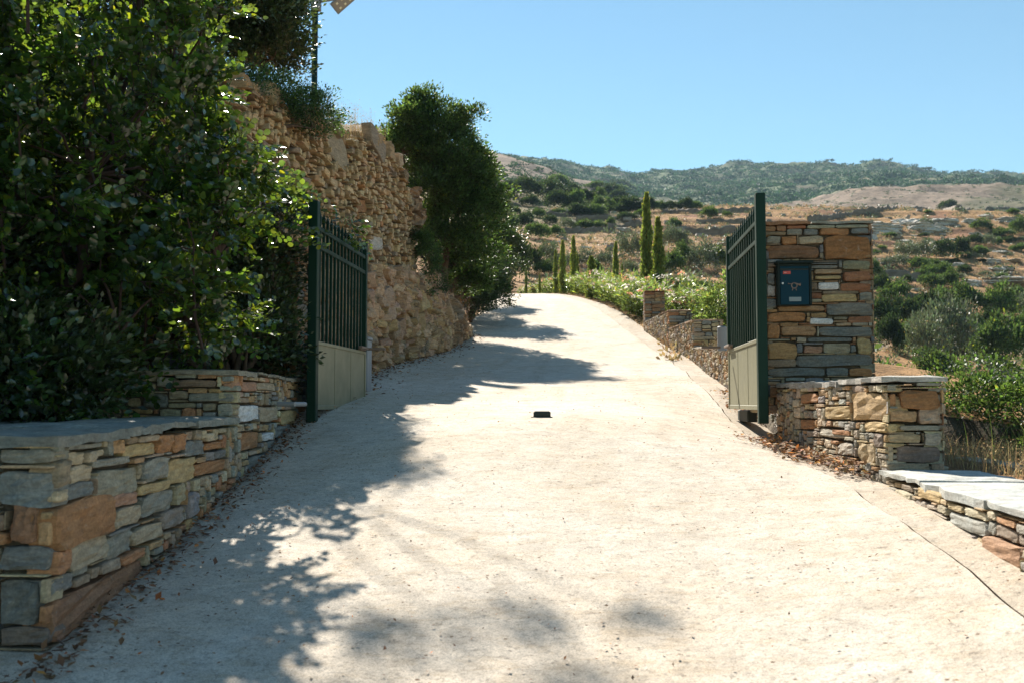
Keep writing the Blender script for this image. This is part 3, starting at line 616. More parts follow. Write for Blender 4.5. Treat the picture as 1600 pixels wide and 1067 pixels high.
# ---- bench wall with a flat slate top, nearest on the right
w = empty('stone_bench_wall', (1.9, 5.0, -.7), 'low wall topped with broad pale slate slabs, in the right foreground', 'bench wall'); mb = MB()
q0, q1 = (1.66, 2.4), (1.87, 6.52); b_ = gline(q0, q1, -.10)
qp = [(1440, 765, 1475, 782, YT), (1486, 805, 1545, 830, (.30, .32, .30)), (1540, 842, 1600, 880, (.36, .21, .13))]
face(mb, q0, q1, b_, cst(-.475), (.12, .28), (.03, .065), .016, PAL_LIT, 24, pre_px(q0, q1, qp), rough=.003, jit=.07, skew=.03, out=-1)
core(mb, q0, q1, (-1, .06), b_, cst(-.47), .5); mb.build('wall_stones', M_STONE, w); mb = MB()
slabs(mb, lambda t: (1.865 - .21 * t, 6.54 - 4.15 * t), lambda t: (2.44 - .21 * t, 6.54 - 4.15 * t), lambda t: -.428, .045, rs, ((.40, .42, .40), (.44, .44, .41), (.38, .41, .40)), (.6, 1.1), over=.03, wav=.004)
mb.build('coping', M_STONE, w)
mb = MB(); slabs(mb, lambda t: (2.85, 8.2 - 4 * t), lambda t: (3.05, 8.2 - 4 * t), lambda t: -.43, .07, rs, ((.42, .38, .30),), (.9, 1.3)); kb = mb.build('edging_stone', M_STONE); tag(kb, 'pale edging stones lying in dry grass behind the slate-topped wall', 'edging')
# ---- retaining walls and piers going up the right side of the drive
def run(label, Y0, Y1, z0, z1, seed, th=.5, wr=(.10, .24), hr=(.05, .12), name='retaining_wall', cat='retaining wall', back_y=None):
    xa, xb = float(Rx(Y0)) + .12, float(Rx(Y1)) + .12; w = empty(name, (xa + .2, Y0, zg(xa, Y0)), label, cat); mb = MB(); p0, p1 = (xa, Y0), (xb, Y1); Ld = math.hypot(xb - xa, Y1 - Y0)
    b_ = gline(p1, p0, -.1); tp = lambda s: z1 + (z0 - z1) * np.asarray(s) / Ld - .03
    face(mb, p1, p0, b_, tp, wr, hr, .022, PAL_LIT, seed, jit=.16, rough=.008, out=1, back=.14)
    e = (xa + th, Y0); face(mb, p0, e, cst(zg(xa, Y0) - .25), cst(z0 - .03), (.16, .36), (.035, .09), .02, PAL_WALL, seed + 1, out=1)
    core(mb, p0, p1, (-1, 0), lambda s: gline(p0, p1, -.1)(s), lambda s: z0 + (z1 - z0) * np.asarray(s) / Ld - .05, th)
    mb.box((xa + .05, Y0 + .04, zg(xa, Y0) - .3), (xa + th - .04, Y0 + .6, z0 - .05), (.06, .05, .04, 0)); mb.build('wall_stones', M_RUBBLE, w); mb = MB()
    slabs(mb, lambda t: (xa + (xb - xa) * t - .01, Y0 - .01 + (Y1 - Y0) * t), lambda t: (xa + (xb - xa) * t + th, Y0 - .01 + (Y1 - Y0) * t), lambda t: z0 + (z1 - z0) * t, .035, rs, ((.32, .28, .22), (.30, .2, .13)), (.4, .9)); mb.build('coping', M_RUBBLE, w)
run('long pale rubble retaining wall showing between the right gate leaf and the drive', 9.75, 18.7, .52, 1.03, 51, .5)
run('stepped stone wall section with an orange capstone, nearest of the three up the drive', 18.7, 21.4, 1.56, 1.58, 53, .56)
run('stepped stone wall section with grey slate face, middle of the three up the drive', 21.42, 24.6, 1.98, 2.0, 55, .5)
x_ = float(Rx(24.7)) + .12
w = pillar('square grey stone pier ending the stepped wall beside the oleanders', x_, x_ + .50, 24.7, 25.3, 1.6, 2.78, 57)
# ================================================================ HIGH RUBBLE WALL AND OUTCROP (left)
w = empty('rubble_retaining_wall', (-3.7, 13, 1.5), 'tall sunless wall of rough tan rubble rising above the outcrop behind the left gate leaf', 'retaining wall')
mb = MB(); h0, h1 = (-4.33, 8.8), (-3.25, 17.5); Lh = math.hypot(h1[0] - h0[0], h1[1] - h0[1])
def htop(s): Yv = 8.8 + np.asarray(s) * 8.7 / Lh; return np.interp(Yv, [8.8, 10.9, 12.5, 14, 15.5, 16.5, 17.1, 17.5], [3.3, 3.62, 3.8, 4.0, 4.1, 4.15, 3.9, 3.45]) + fbm(Yv, Yv * 0, 1.6, 3, 7.7) * .18
def hbot(s): Yv = 8.8 + np.asarray(s) * 8.7 / Lh; return np.interp(Yv, [8.8, 11, 13, 17.5], [-.2, .3, 1.2, 2.0])
face(mb, h0, h1, hbot, htop, (.09, .24), (.045, .125), .025, PAL_RUB, 61, pre_px(h0, h1, [(515, 205, 545, 250, (.34, .27, .18)), (536, 215, 560, 240, (.42, .26, .1)), (556, 195, 578, 222, (.26, .21, .16)), (572, 205, 600, 240, (.27, .21, .15)), (545, 180, 565, 205, (.3, .24, .17)), (560, 310, 575, 332, OR), (582, 370, 600, 392, (.5, .45, .4))]), dep=(-.04, .07), back=.16, gap=.017, jit=.24, rough=.004, skew=.26, out=1)
face(mb, h1, (-3.9, 17.7), cst(1.9), lambda s: 3.4 + 0 * np.asarray(s), (.14, .3), (.06, .16), .03, PAL_RUB, 62, dep=(-.04, .08), back=.2, jit=.3, skew=.3, out=-1)
core(mb, h0, h1, (1, -.12), hbot, lambda s: htop(s) - .08, .8, k=40, inset=.10, col=(.05, .034, .02, 0))
rs = np.random.default_rng(64)
for i in range(60):   # loose blocks along the top
    s = rs.uniform(0, Lh); q = rs.uniform(.14, .34); z = float(htop(np.array([s]))[0]) - .06; O = np.array([h0[0] + (h1[0] - h0[0]) * s / Lh - rs.uniform(-.02, .3), h0[1] + (h1[1] - h0[1]) * s / Lh, 0])
    stone(mb, O, (.12, .99, 0), (0, 0, 1), (.99, -.12, 0), -q / 2, q / 2, z, z + q * rs.uniform(.4, .8), .06, .3, pick(PAL_RUB, rs) * .8, rs, .3, .012, rs.uniform(-.3, .3))
mb.build('wall_stones', M_RUBBLE, w)
# bedrock below it
def outcrop():
    ny, nz = 300, 90; V = np.zeros((nz, ny, 3)); C = np.zeros((nz, ny, 3)); s = np.linspace(0, 1, ny)
    Yv = 10.2 + 14.4 * s; t = np.linspace(0, 1, nz)
    topz = np.interp(Yv, [10, 12, 13.5, 17, 18, 19.5, 21, 22.5, 23.6, 24.6], [.9, 1.5, 2.0, 2.35, 2.3, 2.6, 2.75, 2.45, 2.2, 1.75]) + fbm(Yv, Yv * 0, 1.1, 4, 3.9) * .22
    botx = Lx(Yv) - .02; botz = ZR_(botx, Yv) - .1
    topx = np.interp(Yv, [10, 14, 17.5, 19, 21, 23, 24.6], [-4.0, -3.55, -3.22, -3.35, -3.35, -3.45, -3.3])
    for j in range(nz):
        tt = t[j]; bulge = (1 - tt) ** .8
        x = topx + (botx - topx) * bulge * 1.0 + .16 * np.sin(tt * PI); z = botz + (topz - botz) * tt
        str_ = fbm(Yv * .5, z * 3.2 + Yv * .25, 1.6, 5, 4.4) * .22 + fbm(Yv, z * 1.0, 2.6, 4, 5.5) * .13
        blk = fbm(np.floor(Yv * 1.9 + fbm(Yv, z, .9, 2, 1.1)), np.floor(z * 2.6 + Yv * .35 + fbm(z, Yv, .8, 2, 2.2)), .73, 1, 6.1) * .20
        led = (np.abs(((z * 3.1 + Yv * .3 + fbm(Yv, z, .8, 3, 9.1) * .8) % 1) - .5) < .10) * -.07
        crk = (np.abs(((Yv * 1.3 + z * .25 + fbm(z, Yv, 1.1, 3, 8.1) * .9) % 1) - .5) < .05) * -.10
        env = np.sin(np.clip(tt * 1.15, 0, 1) * PI * .85 + .25)
        x = x + (str_ + blk + led + crk) * env
        V[j, :, 0] = x; V[j, :, 1] = Yv + fbm(Yv, z, 2.2, 3, 7.2) * .06; V[j, :, 2] = z
        f = sm((fbm(Yv, z * 2, .8, 4, 2.9) + .3) / .6)[:, None]
        c = np.array([.46, .31, .17]) * (1 - f) + np.array([.33, .22, .125]) * f
        e = sm((Yv - 19.5) / 1.5)[:, None] * .7; c = c * (1 - e) + np.array([.27, .15, .09]) * e
        g_ = sm((fbm(Yv, z * 2.5, 1.4, 3, 12.9) - .25) / .2)[:, None] * .5; C[j] = c * (1 - g_) + np.array([.20, .20, .19]) * g_
    o = mesh_obj('rock_outcrop', V.reshape(-1, 3), grid_faces(nz, ny), M_ROCK, smooth=False, colors=np.concatenate([C.reshape(-1, 3), np.zeros((nz * ny, 1))], 1))
    tag(o, 'jagged bedrock bank below the tall rubble wall along the left edge of the drive', 'rock outcrop')
outcrop()
mb = MB(); rs = np.random.default_rng(65)
for i in range(620):
    Yv = rs.uniform(10.6, 20.5) if rs.random() < .85 else rs.uniform(20, 24); tt = rs.uniform(0.02, .97); tz = float(np.interp(Yv, [10, 12, 13.5, 17, 18, 19.5, 21, 22.5, 23.6, 24.6], [.9, 1.5, 2.0, 2.35, 2.3, 2.6, 2.75, 2.45, 2.2, 1.75])); bx = float(Lx(Yv)) - .02; bz = zg(bx, Yv) - .1; tx = float(np.interp(Yv, [10, 14, 17.5, 19, 21, 23, 24.6], [-4.0, -3.55, -3.22, -3.35, -3.35, -3.45, -3.3]))
    z = bz + (tz - bz) * tt; x = tx + (bx - tx) * (1 - tt) ** .8 + .16 * math.sin(tt * PI); q = rs.uniform(.10, .36) * (1.3 if rs.random() < .12 else 1); h = q * rs.uniform(.3, .8); ya = rs.uniform(-.5, .5); U = np.array([math.sin(ya), math.cos(ya), rs.uniform(-.15, .3)]); U /= np.linalg.norm(U); W = np.array([rs.uniform(-.35, .1), 0, 1.0]); W -= W.dot(U) * U; W /= np.linalg.norm(W); Nn = np.cross(U, W)
    stone(mb, np.array([x, Yv, z]), U, W, Nn, -q / 2, q / 2, -h / 2, h / 2, rs.uniform(.0, .10), .25, np.array((.48, .32, .175)) * rs.uniform(.65, 1.15) * np.array([1, rs.uniform(.85, 1), rs.uniform(.8, 1.1)]), rs, .26, .012, rs.uniform(-.25, .25))
bo = mb.build('bedrock_blocks', M_RUBBLE, bpy.data.objects['rock_outcrop'])
mb = MB(); rs = np.random.default_rng(66)
for (px, py, Y, q) in [(648, 322, 17.6, .42), (650, 345, 17.6, .36), (640, 362, 17.5, .3), (655, 335, 17.9, .3), (645, 300, 17.8, .3)]:
    P = at(px, py, Y); stone(mb, np.array([P.x, P.y, 0]), (.9, .3, 0), (0, 0, 1), (.3, -.95, 0), -q / 2, q / 2, P.z - q * .3, P.z + q * .3, .05, .5, np.array((.3, .2, .13)), rs, .3, .03, .2)
o = mb.build('rock_ledge', M_RUBBLE); tag(o, 'brown rock ledge jutting from the far end of the tall rubble wall', 'rock ledge')
# ================================================================ GATES
def gate(x, sgn, label):
    """leaf swung open along +Y; sgn is the side of the drive it faces (+1: its face looks to +x)"""
    g = empty('gate_leaf', (x, 8.74, -.18), label, 'gate'); y0 = 8.74
    mb = MB(); mb.box((x - .042, y0 - .045, -.185), (x + .042, y0 + .045, 1.83), bev=.006); mb.build('hinge_stile', M_GREEN, g)
    mb = MB(); mb.box((x - .03, y0 + 1.955, .56), (x + .03, y0 + 2.02, 1.78), bev=.005); mb.build('end_stile', M_GREEN, g)
    for z in (1.60, 1.43):
        mb = MB(); mb.box((x - .02, y0 + .046, z - .02), (x + .02, y0 + 1.954, z + .02), bev=.004); mb.build('rail', M_GREEN, g)
    n = 13
    for i in range(n):
        yy = y0 + .045 + (i + 1) * 1.91 / (n + 1); mb = MB(); mb.box((x - .0125, yy - .0125, .56), (x + .0125, yy + .0125, 1.70), bev=.002)
        q = .017; mb.add([(x - q, yy - q, 1.70), (x + q, yy - q, 1.70), (x + q, yy + q, 1.70), (x - q, yy + q, 1.70), (x, yy, 1.785)], [(0, 1, 4), (1, 2, 4), (2, 3, 4), (3, 0, 4), (3, 2, 1, 0)])
        mb.build('bar', M_GREEN, g)
    mb = MB(); mb.box((x - .012, y0 + .05, -.065), (x + .012, y0 + 2.0, .545)); f = .022
    mb.box((x - f, y0 + .047, -.07), (x + f, y0 + .085, .555), bev=.003); mb.box((x - f, y0 + 1.975, -.07), (x + f, y0 + 2.015, .555), bev=.003)
    mb.box((x - f, y0 + .086, .525), (x + f, y0 + 1.974, .558), bev=.003); mb.box((x - f + .004, y0 + .086, -.069), (x + f - .004, y0 + 1.974, -.028), bev=.003)
    for k in (.36, .68): mb.box((x - .015, y0 + 2 * k - .004, -.02), (x + .015, y0 + 2 * k + .004, .52))
    mb.build('sheet_panel', M_SAGE, g)
    lk = MB(); lk.box((x - .04, y0 + 1.70, .56), (x + .04, y0 + 1.93, .60), bev=.006); lk.build('lock_box', M_RUSTY, g)
    mb = MB(); mb.box((x + sgn * .05 - .02, y0 + 1.62, .575), (x + sgn * .05 + .02, y0 + 1.98, .60), bev=.004)
    mb.box((x - .03 + sgn * .18 - .1, y0 + 1.93, .57), (x - .03 + sgn * .18 + .1, y0 + 1.98, .595), bev=.004); mb.build('latch_bar', M_RUSTY, g)
    for z in (.1, 1.2):
        mb = MB(); mb.tube([(x - sgn * .05, y0 + .01, z - .05), (x - sgn * .05, y0 + .01, z + .05)], .016, 10); mb.box((x - sgn * .03 - .03, y0 - .01, z - .03), (x - sgn * .03 + .03, y0 + .02, z + .03)); mb.build('hinge', M_BLACK, g)
    mb = MB(); cx = x - sgn * .12
    mb.box((cx - .05, y0 + 1.35, -.20), (cx + .05, y0 + 2.0, -.08), bev=.01); mb.build('arm_cover', M_BLACK, g)
M_RUSTY = paint_mat('rusty_steel', (.17, .12, .09), .55, dirt=.5)
gate(-2.525, 1, 'left gate leaf, green bars over a sage panel, partly hidden by leafy branches')
gate(1.475, -1, 'right gate leaf, green bars over a sage panel, beside the mailbox pillar')
o = MB(); P = at(847, 649, 8.74)
o.box((P.x - .075, 8.70, P.z - .02), (P.x + .075, 8.78, P.z + .04), bev=.012); o.box((P.x - .095, 8.68, P.z - .03), (P.x + .095, 8.80, P.z - .008), bev=.003)
tag(o.build('gate_stop', M_BLACK), 'small dark metal gate stop set in the middle of the drive', 'gate stop')
# bollard and cabinet behind the leaves
P = at(1128.5, 541, 12.9); mb = MB(); zb = .66; mb.tube([(P.x, P.y, zb), (P.x, P.y, zb + .30)], .062, 20); mb.tube([(P.x, P.y, zb + .301), (P.x, P.y, zb + .315)], [.064, .05], 20)
tag(mb.build('bollard_light', M_GREY, smooth=False), 'short grey cylindrical bollard standing on the rubble wall behind the right gate leaf', 'bollard light')
P = at(574, 520, 11.4); w = empty('gate_motor', (P.x, P.y, .12), 'grey gate motor box standing at the foot of the outcrop behind the left gate leaf', 'gate motor'); mb = MB()
mb.box((P.x - .10, P.y - .12, .12), (P.x + .03, P.y + .12, .72), bev=.01); mb.box((P.x - .11, P.y - .13, .722), (P.x + .04, P.y + .13, .76), bev=.008); mb.box((P.x - .09, P.y - .16, .10), (P.x + .02, P.y - .122, .5), bev=.006); mb.build('housing', M_GREY, w)
mb = MB(); mb.box((P.x - .05, P.y - .15, .77), (P.x + .0, P.y - .05, .80), bev=.004); mb.build('sensor', M_BLACK, w)
# conduit stub on the left wall
mb = MB(); P = at(450, 631, 7.4); mb.tube([(P.x - .08, P.y, P.z), (P.x + .06, P.y - .02, P.z)], .018, 12); mb.tube([(P.x + .02, P.y, P.z), (P.x + .06, P.y + .25, P.z)], .018, 12); tag(mb.build('conduit', M_GREY), 'short grey conduit fixed to the wall beside the left gate leaf', 'conduit')
# ================================================================ MAILBOX
def mailbox():
    Y = 9.0; A = at(1215, 409, Y - .12); B = at(1270, 477, Y - .12); x0, x1, z1, z0 = A.x, B.x, A.z, B.z
    m = empty('mailbox', ((x0 + x1) / 2, Y - .03, z0), 'dark teal metal mailbox with a posthorn emblem mounted on the gate pillar', 'mailbox')
    dark = paint_mat('mailbox_frame_paint', (.008, .016, .014), .5, .2); teal = paint_mat('mailbox_door_paint', (.003, .034, .055), .5, .15, dirt=.1)
    white = paint_mat('white_enamel', (.7, .7, .68), .3); red = paint_mat('red_sticker', (.55, .07, .05), .5); brass = paint_mat('emblem_bronze', (.22, .16, .13), .4, metal=.3); plate = paint_mat('steel_plate', (.22, .26, .27), .4, metal=.4)
    mb = MB(); yf = Y - .10; t = .022
    mb.box((x0, yf, z0), (x0 + t, Y - .005, z1), bev=.004); mb.box((x1 - t, yf, z0), (x1, Y - .005, z1), bev=.004)
    mb.box((x0 + t, yf + .012, z0), (x1 - t, Y - .005, z1 - .02)); mb.box((x0 - .012, yf - .03, z1 - .018), (x1 + .012, Y - .005, z1 + .008), bev=.005); mb.box((x0 + t, yf + .0, z1 - .04), (x1 - t, yf + .02, z1 - .019)); mb.build('housing', dark, m)
    mb = MB(); dx0, dx1 = x0 + t + .003, x1 - t - .003; dz0, dz1 = z0 + .008, z1 - .075; yd = yf + .002; mb.box((dx0, yd, dz0), (dx1, yd + .012, dz1), bev=.003); door = mb.build('door', teal, m)
    mb = MB(); mb.box((dx0, yd, z1 - .062), (dx1, yd + .012, z1 - .041), bev=.003); mb.build('slot_flap', teal, m)
    mb = MB(); mb.box((dx0, yd + .008, z1 - .074), (dx1, yd + .014, z1 - .062)); mb.build('letter_slot', M_BLACK, m)
    q = lambda px, py: at(px, py, yd - .002)
    c = q(1223, 443); mb = MB(); mb.tube([(c.x, yd + .001, c.z), (c.x, yd - .008, c.z)], [.0095, .008], 16); mb.build('lock', white, m, smooth=False)
    a = q(1223.5, 424); b = q(1235.5, 428.5); mb = MB(); mb.box((a.x, yd - .0015, b.z), (b.x, yd, a.z)); st = mb.build('sticker', red, m)
    mb = MB(); x = a.x + .012
    mb.box((x, yd - .0025, (a.z + b.z) / 2 - .002), (x + .008, yd - .0016, (a.z + b.z) / 2 + .002)); mb.box((x + .012, yd - .0025, (a.z + b.z) / 2 - .003), (x + .016, yd - .0016, (a.z + b.z) / 2 + .003)); mb.build('sticker_print', white, m)
    a = q(1233, 464.5); b = q(1252, 471); mb = MB(); mb.box((a.x, yd - .004, b.z), (b.x, yd, a.z), bev=.001); mb.build('name_plate', plate, m)
    mb = MB(); mb.box((a.x + .012, yd - .0052, b.z + .012), (b.x - .012, yd - .0041, a.z - .012)); mb.build('plate_window', M_GREY, m)
    c = q(1241, 446.5); mb = MB(); R = .024
    mb.tube([(c.x + R * math.cos(i * 2 * PI / 24), yd - .004, c.z + R * math.sin(i * 2 * PI / 24)) for i in range(25)], .0055, 6)           # coil of the horn
    mb.tube([(c.x - .055, yd - .004, c.z + .018), (c.x - .035, yd - .004, c.z + .014), (c.x - .015, yd - .004, c.z + .021)], [.007, .003, .004], 6)   # mouthpiece
    mb.tube([(c.x + .012, yd - .004, c.z + .021), (c.x + .034, yd - .004, c.z + .012), (c.x + .055, yd - .004, c.z + .008)], [.004, .007, .015], 8)    # bell
    mb.tube([(c.x - .012, yd - .004, c.z - .02), (c.x - .018, yd - .004, c.z - .045)], [.003, .005], 5); mb.tube([(c.x + .012, yd - .004, c.z - .02), (c.x + .018, yd - .004, c.z - .045)], [.003, .005], 5)
    mb.build('posthorn_emblem', brass, m)
mailbox()
# ================================================================ LAMP POST
def lamp():
    Y = 25.5; P = at(492, 60, Y); x = P.x; zb = Tz(x, Y) - .1; m = empty('solar_street_lamp', (x, Y, zb), 'solar street lamp on a dark post rising above the rubble wall', 'street lamp'); zt = at(492, 17, Y).z
    mb = MB(); mb.tube([(x, Y, zb), (x, Y, zt)], .080, 14); mb.build('pole', M_GREEN, m, smooth=True)
    mb = MB(); mb.box((x - .10, Y - .09, zt), (x + .14, Y + .11, zt + .68), bev=.012); mb.box((x + .06, Y - .11, zt + .04), (x + .15, Y - .091, zt + .56)); mb.build('bracket_box', M_GREY, m)
    A = at(500, 4, Y); H = at(527, 0, Y); mb = MB(); mb.tube([(x + .04, Y, A.z), (H.x + .22, Y, H.z + .05)], .034, 10); mb.build('arm', M_GREY, m, smooth=True)
    # lamp head: a flat box tipped towards the drive
    a = np.array(at(524, 14, Y)); b = np.array(at(556, -14, Y)); u = (b - a); u /= np.linalg.norm(u); n = np.array([.35, -.72, -.6]); n -= n.dot(u) * u; n /= np.linalg.norm(n); v = np.cross(n, u)
    def plate(mb, s0, s1, t0, t1, d0, d1):
        V = [a + u * s + v * t + n * d for d in (d0, d1) for s, t in ((s0, t0), (s1, t0), (s1, t1), (s0, t1))]
        mb.add(V, [(0, 3, 2, 1), (4, 5, 6, 7), (0, 1, 5, 4), (1, 2, 6, 5), (2, 3, 7, 6), (3, 0, 4, 7)])
    mb = MB(); plate(mb, -.04, 1.16, -.17, .17, -.08, 0); mb.build('lamp_head', M_GREY, m)
    mb = MB(); plate(mb, .0, 1.12, -.14, .14, .001, .01); hd = mb.build('led_board', paint_mat('led_board_grey', (.30, .27, .24), .5), m)
    ml_ = paint_mat('led_lens', (.85, .8, .6), .2)
    for i in range(6):
        for j in (-1, 1): mb = MB(); plate(mb, .09 + i * .17, .15 + i * .17, j * .075 - .025, j * .075 + .025, .011, .025); mb.build('led_lens', ml_, hd)
lamp()
# ================================================================ FOLIAGE
def tpl(kind):
    if kind == 'round': return (np.array([(0, 0, 0), (.5, 0, -.05), (1, 0, -.02), (.18, .30, .05), (.58, .46, .10), (.94, .26, .04), (.18, -.30, .05), (.58, -.46, .10), (.94, -.26, .04)]), np.array([(0, 1, 4, 3), (1, 2, 5, 4), (0, 6, 7, 1), (1, 7, 8, 2)]))
    if kind == 'oval': return (np.array([(0, 0, 0), (.5, 0, -.04), (1, 0, 0), (.45, .27, .05), (.45, -.27, .05)]), np.array([(0, 1, 3, 3), (1, 2, 3, 3), (0, 4, 1, 1), (1, 4, 2, 2)]))
    if kind == 'quad': return (np.array([(0, 0, 0), (.5, .30, .06), (1, 0, 0), (.5, -.30, .06)]), np.array([(0, 3, 2, 1)]))
    if kind == 'lance': return (np.array([(0, 0, 0), (.45, .10, .03), (1, 0, -.08), (.45, -.10, .03)]), np.array([(0, 3, 2, 1)]))
    if kind == 'blade': return (np.array([(0, -.012, 0), (0, .012, 0), (1, .002, 0), (1, -.002, 0)]), np.array([(0, 3, 2, 1)]))
def leaf_geo(pos, d, nrm, size, kind, col):
    """pos,d,nrm (n,3), size (n,), col (n,3): all leaves as one vertex and one face array"""
    tv, tf = tpl(kind)
    if kind == 'oval': tv, tf = (np.array([(0, 0, 0), (.45, .27, .06), (1, 0, 0), (.45, -.27, .06), (.5, 0, -.03)]), np.array([(0, 4, 2, 1), (0, 3, 2, 4)]))
    d = d / (np.linalg.norm(d, axis=1, keepdims=True) + 1e-9); s = np.cross(nrm, d); s /= (np.linalg.norm(s, axis=1, keepdims=True) + 1e-9); n = np.cross(d, s)
    V = pos[:, None, :] + (tv[None, :, 0, None] * d[:, None, :] + tv[None, :, 1, None] * s[:, None, :] + tv[None, :, 2, None] * n[:, None, :]) * size[:, None, None]
    k = len(tv); Fc = tf[None] + (np.arange(len(pos)) * k)[:, None, None]; C = np.repeat(col[:, None, :], k, 1)
    return V.reshape(-1, 3), Fc.reshape(-1, tf.shape[1]), C.reshape(-1, 3)
def rvec(rs, n):
    v = rs.normal(size=(n, 3)); return v / np.linalg.norm(v, axis=1, keepdims=True)
def leaf_cols(rs, n, var=.3, yellow=.06):
    v = np.clip(rs.normal(1, var, n), .35, 2.0)[:, None] * np.array([1, 1, 1.0]); v = v * (1 + rs.uniform(-.12, .12, (n, 3)))
    y = rs.random(n) < yellow; v[y] *= np.array([2.2, 1.6, .8]); return v
def clumps(rs, lobes, nclump, per, csize, leaf, kind='quad', up=.35, var=.3, yellow=.03, shell=(.72, 1.05), flat=.75):
    """leaves gathered in tufts spread over and inside overlapping lobes (centre, radii)"""
    ar = np.array([r[0] * r[1] for _, r in lobes]); li = rs.choice(len(lobes), nclump, p=ar / ar.sum())
    C = np.array([lobes[i][0] for i in li], float); R = np.array([lobes[i][1] for i in li], float); d = rvec(rs, nclump); d[:, 2] = np.where(d[:, 2] < -.35, -d[:, 2] * .6, d[:, 2])
    rad = rs.uniform(shell[0], shell[1], nclump) ** .8; cc = C + R * d * rad[:, None]; cs = csize * rs.uniform(.55, 1.5, nclump)
    cb = np.clip(rs.normal(1, .22, nclump), .5, 1.7)
    n = nclump * per; ci = np.repeat(np.arange(nclump), per); off = rvec(rs, n) * (rs.random(n) ** .5)[:, None] * np.array([1, 1, flat]) * cs[ci][:, None]
    pos = cc[ci] + off; dd = off / cs[ci][:, None] + .7 * d[ci] + rvec(rs, n) * .6 + np.array([0, 0, up]); nn = rvec(rs, n) + np.array([0, 0, .9]) + d[ci] * .5
    col = leaf_cols(rs, n, var, yellow) * cb[ci][:, None]; return leaf_geo(pos, dd, nn, leaf * rs.uniform(.6, 1.25, n), kind, col)
def bush_mesh(name, seed, mat, leaf=.11, kind='quad', nclump=150, per=26, lob=6, tall=1.0, csize=.22):
    rs = np.random.default_rng(seed); L = [((0, 0, .45 * tall), (.75, .75, .5 * tall))]
    for i in range(lob):
        a = rs.uniform(0, 2 * PI); r = rs.uniform(.25, .6); q = rs.uniform(.3, .5); L.append(((r * math.cos(a), r * math.sin(a), rs.uniform(.3, .85) * tall), (q, q, q * .85)))
    V, Fc, C = clumps(rs, L, nclump, per, csize, leaf, kind); V[:, 2] = np.maximum(V[:, 2], -.05)
    o = mesh_obj(name, V, Fc, mat, colors=C); return o
def put(src, name, loc, scl, rz, label, cat, group=None, first=[]):
    if src.name not in first: first.append(src.name); o = src
    else: o = src.copy(); COL.objects.link(o)
    o.name = name; o.location = loc; o.scale = scl; o.rotation_euler = (0, 0, rz); return tag(o, label, cat, group)
_T = 'one two three four five six seven eight nine'.split(); ORD = 'first second third fourth fifth sixth seventh eighth ninth tenth eleventh twelfth thirteenth fourteenth fifteenth sixteenth seventeenth eighteenth nineteenth twentieth twenty-first twenty-second twenty-third twenty-fourth twenty-fifth twenty-sixth twenty-seventh twenty-eighth twenty-ninth thirtieth thirty-first thirty-second thirty-third thirty-fourth thirty-fifth thirty-sixth thirty-seventh thirty-eighth thirty-ninth fortieth forty-first forty-second forty-third forty-fourth forty-fifth forty-sixth forty-seventh forty-eighth forty-ninth fiftieth'.split() + [f'{t}-{u}' for t in ('fifty', 'sixty', 'seventy', 'eighty', 'ninety') for u in 'first second third fourth fifth sixth seventh eighth ninth'.split()]
M_OAKF = leaf_mat('hill_oak_leaf', (.036, .058, .024), (.09, .14, .035), .65, .2, .15)
M_LENTF = leaf_mat('hill_lentisk_leaf', (.048, .086, .028), (.14, .22, .045), .65, .28, .15)
OAK = [bush_mesh('evergreen_shrub', 120 + i, M_OAKF, tall=1.1) for i in range(4)]
LEN = [bush_mesh('evergreen_shrub', 100 + i, M_LENTF) for i in range(4)]
OLI = [bush_mesh('olive_tree', 140 + i, M_OLIVE, leaf=.095, nclump=130, per=24, tall=1.2, csize=.24) for i in range(3)]
REG = [('on the slope left of the tall cypresses', 'shrubs on the upper left slope', lambda x, y: x < 1000 and y < 364),
       ('behind the oleander hedge', 'shrubs behind the oleander hedge', lambda x, y: x < 1000),
       ('on the upper terraces above the right gate leaf', 'shrubs on the upper terraces', lambda x, y: x < 1200 and y < 350),
       ('between the tall cypresses and right gate leaf', 'shrubs between cypresses and gate', lambda x, y: x < 1200),
       ('on the rocky slope right of the mailbox pillar', 'shrubs on the rocky slope', lambda x, y: y < 442),
       ('in the thicket right of the mailbox pillar', 'shrubs in the valley thicket', lambda x, y: True)]
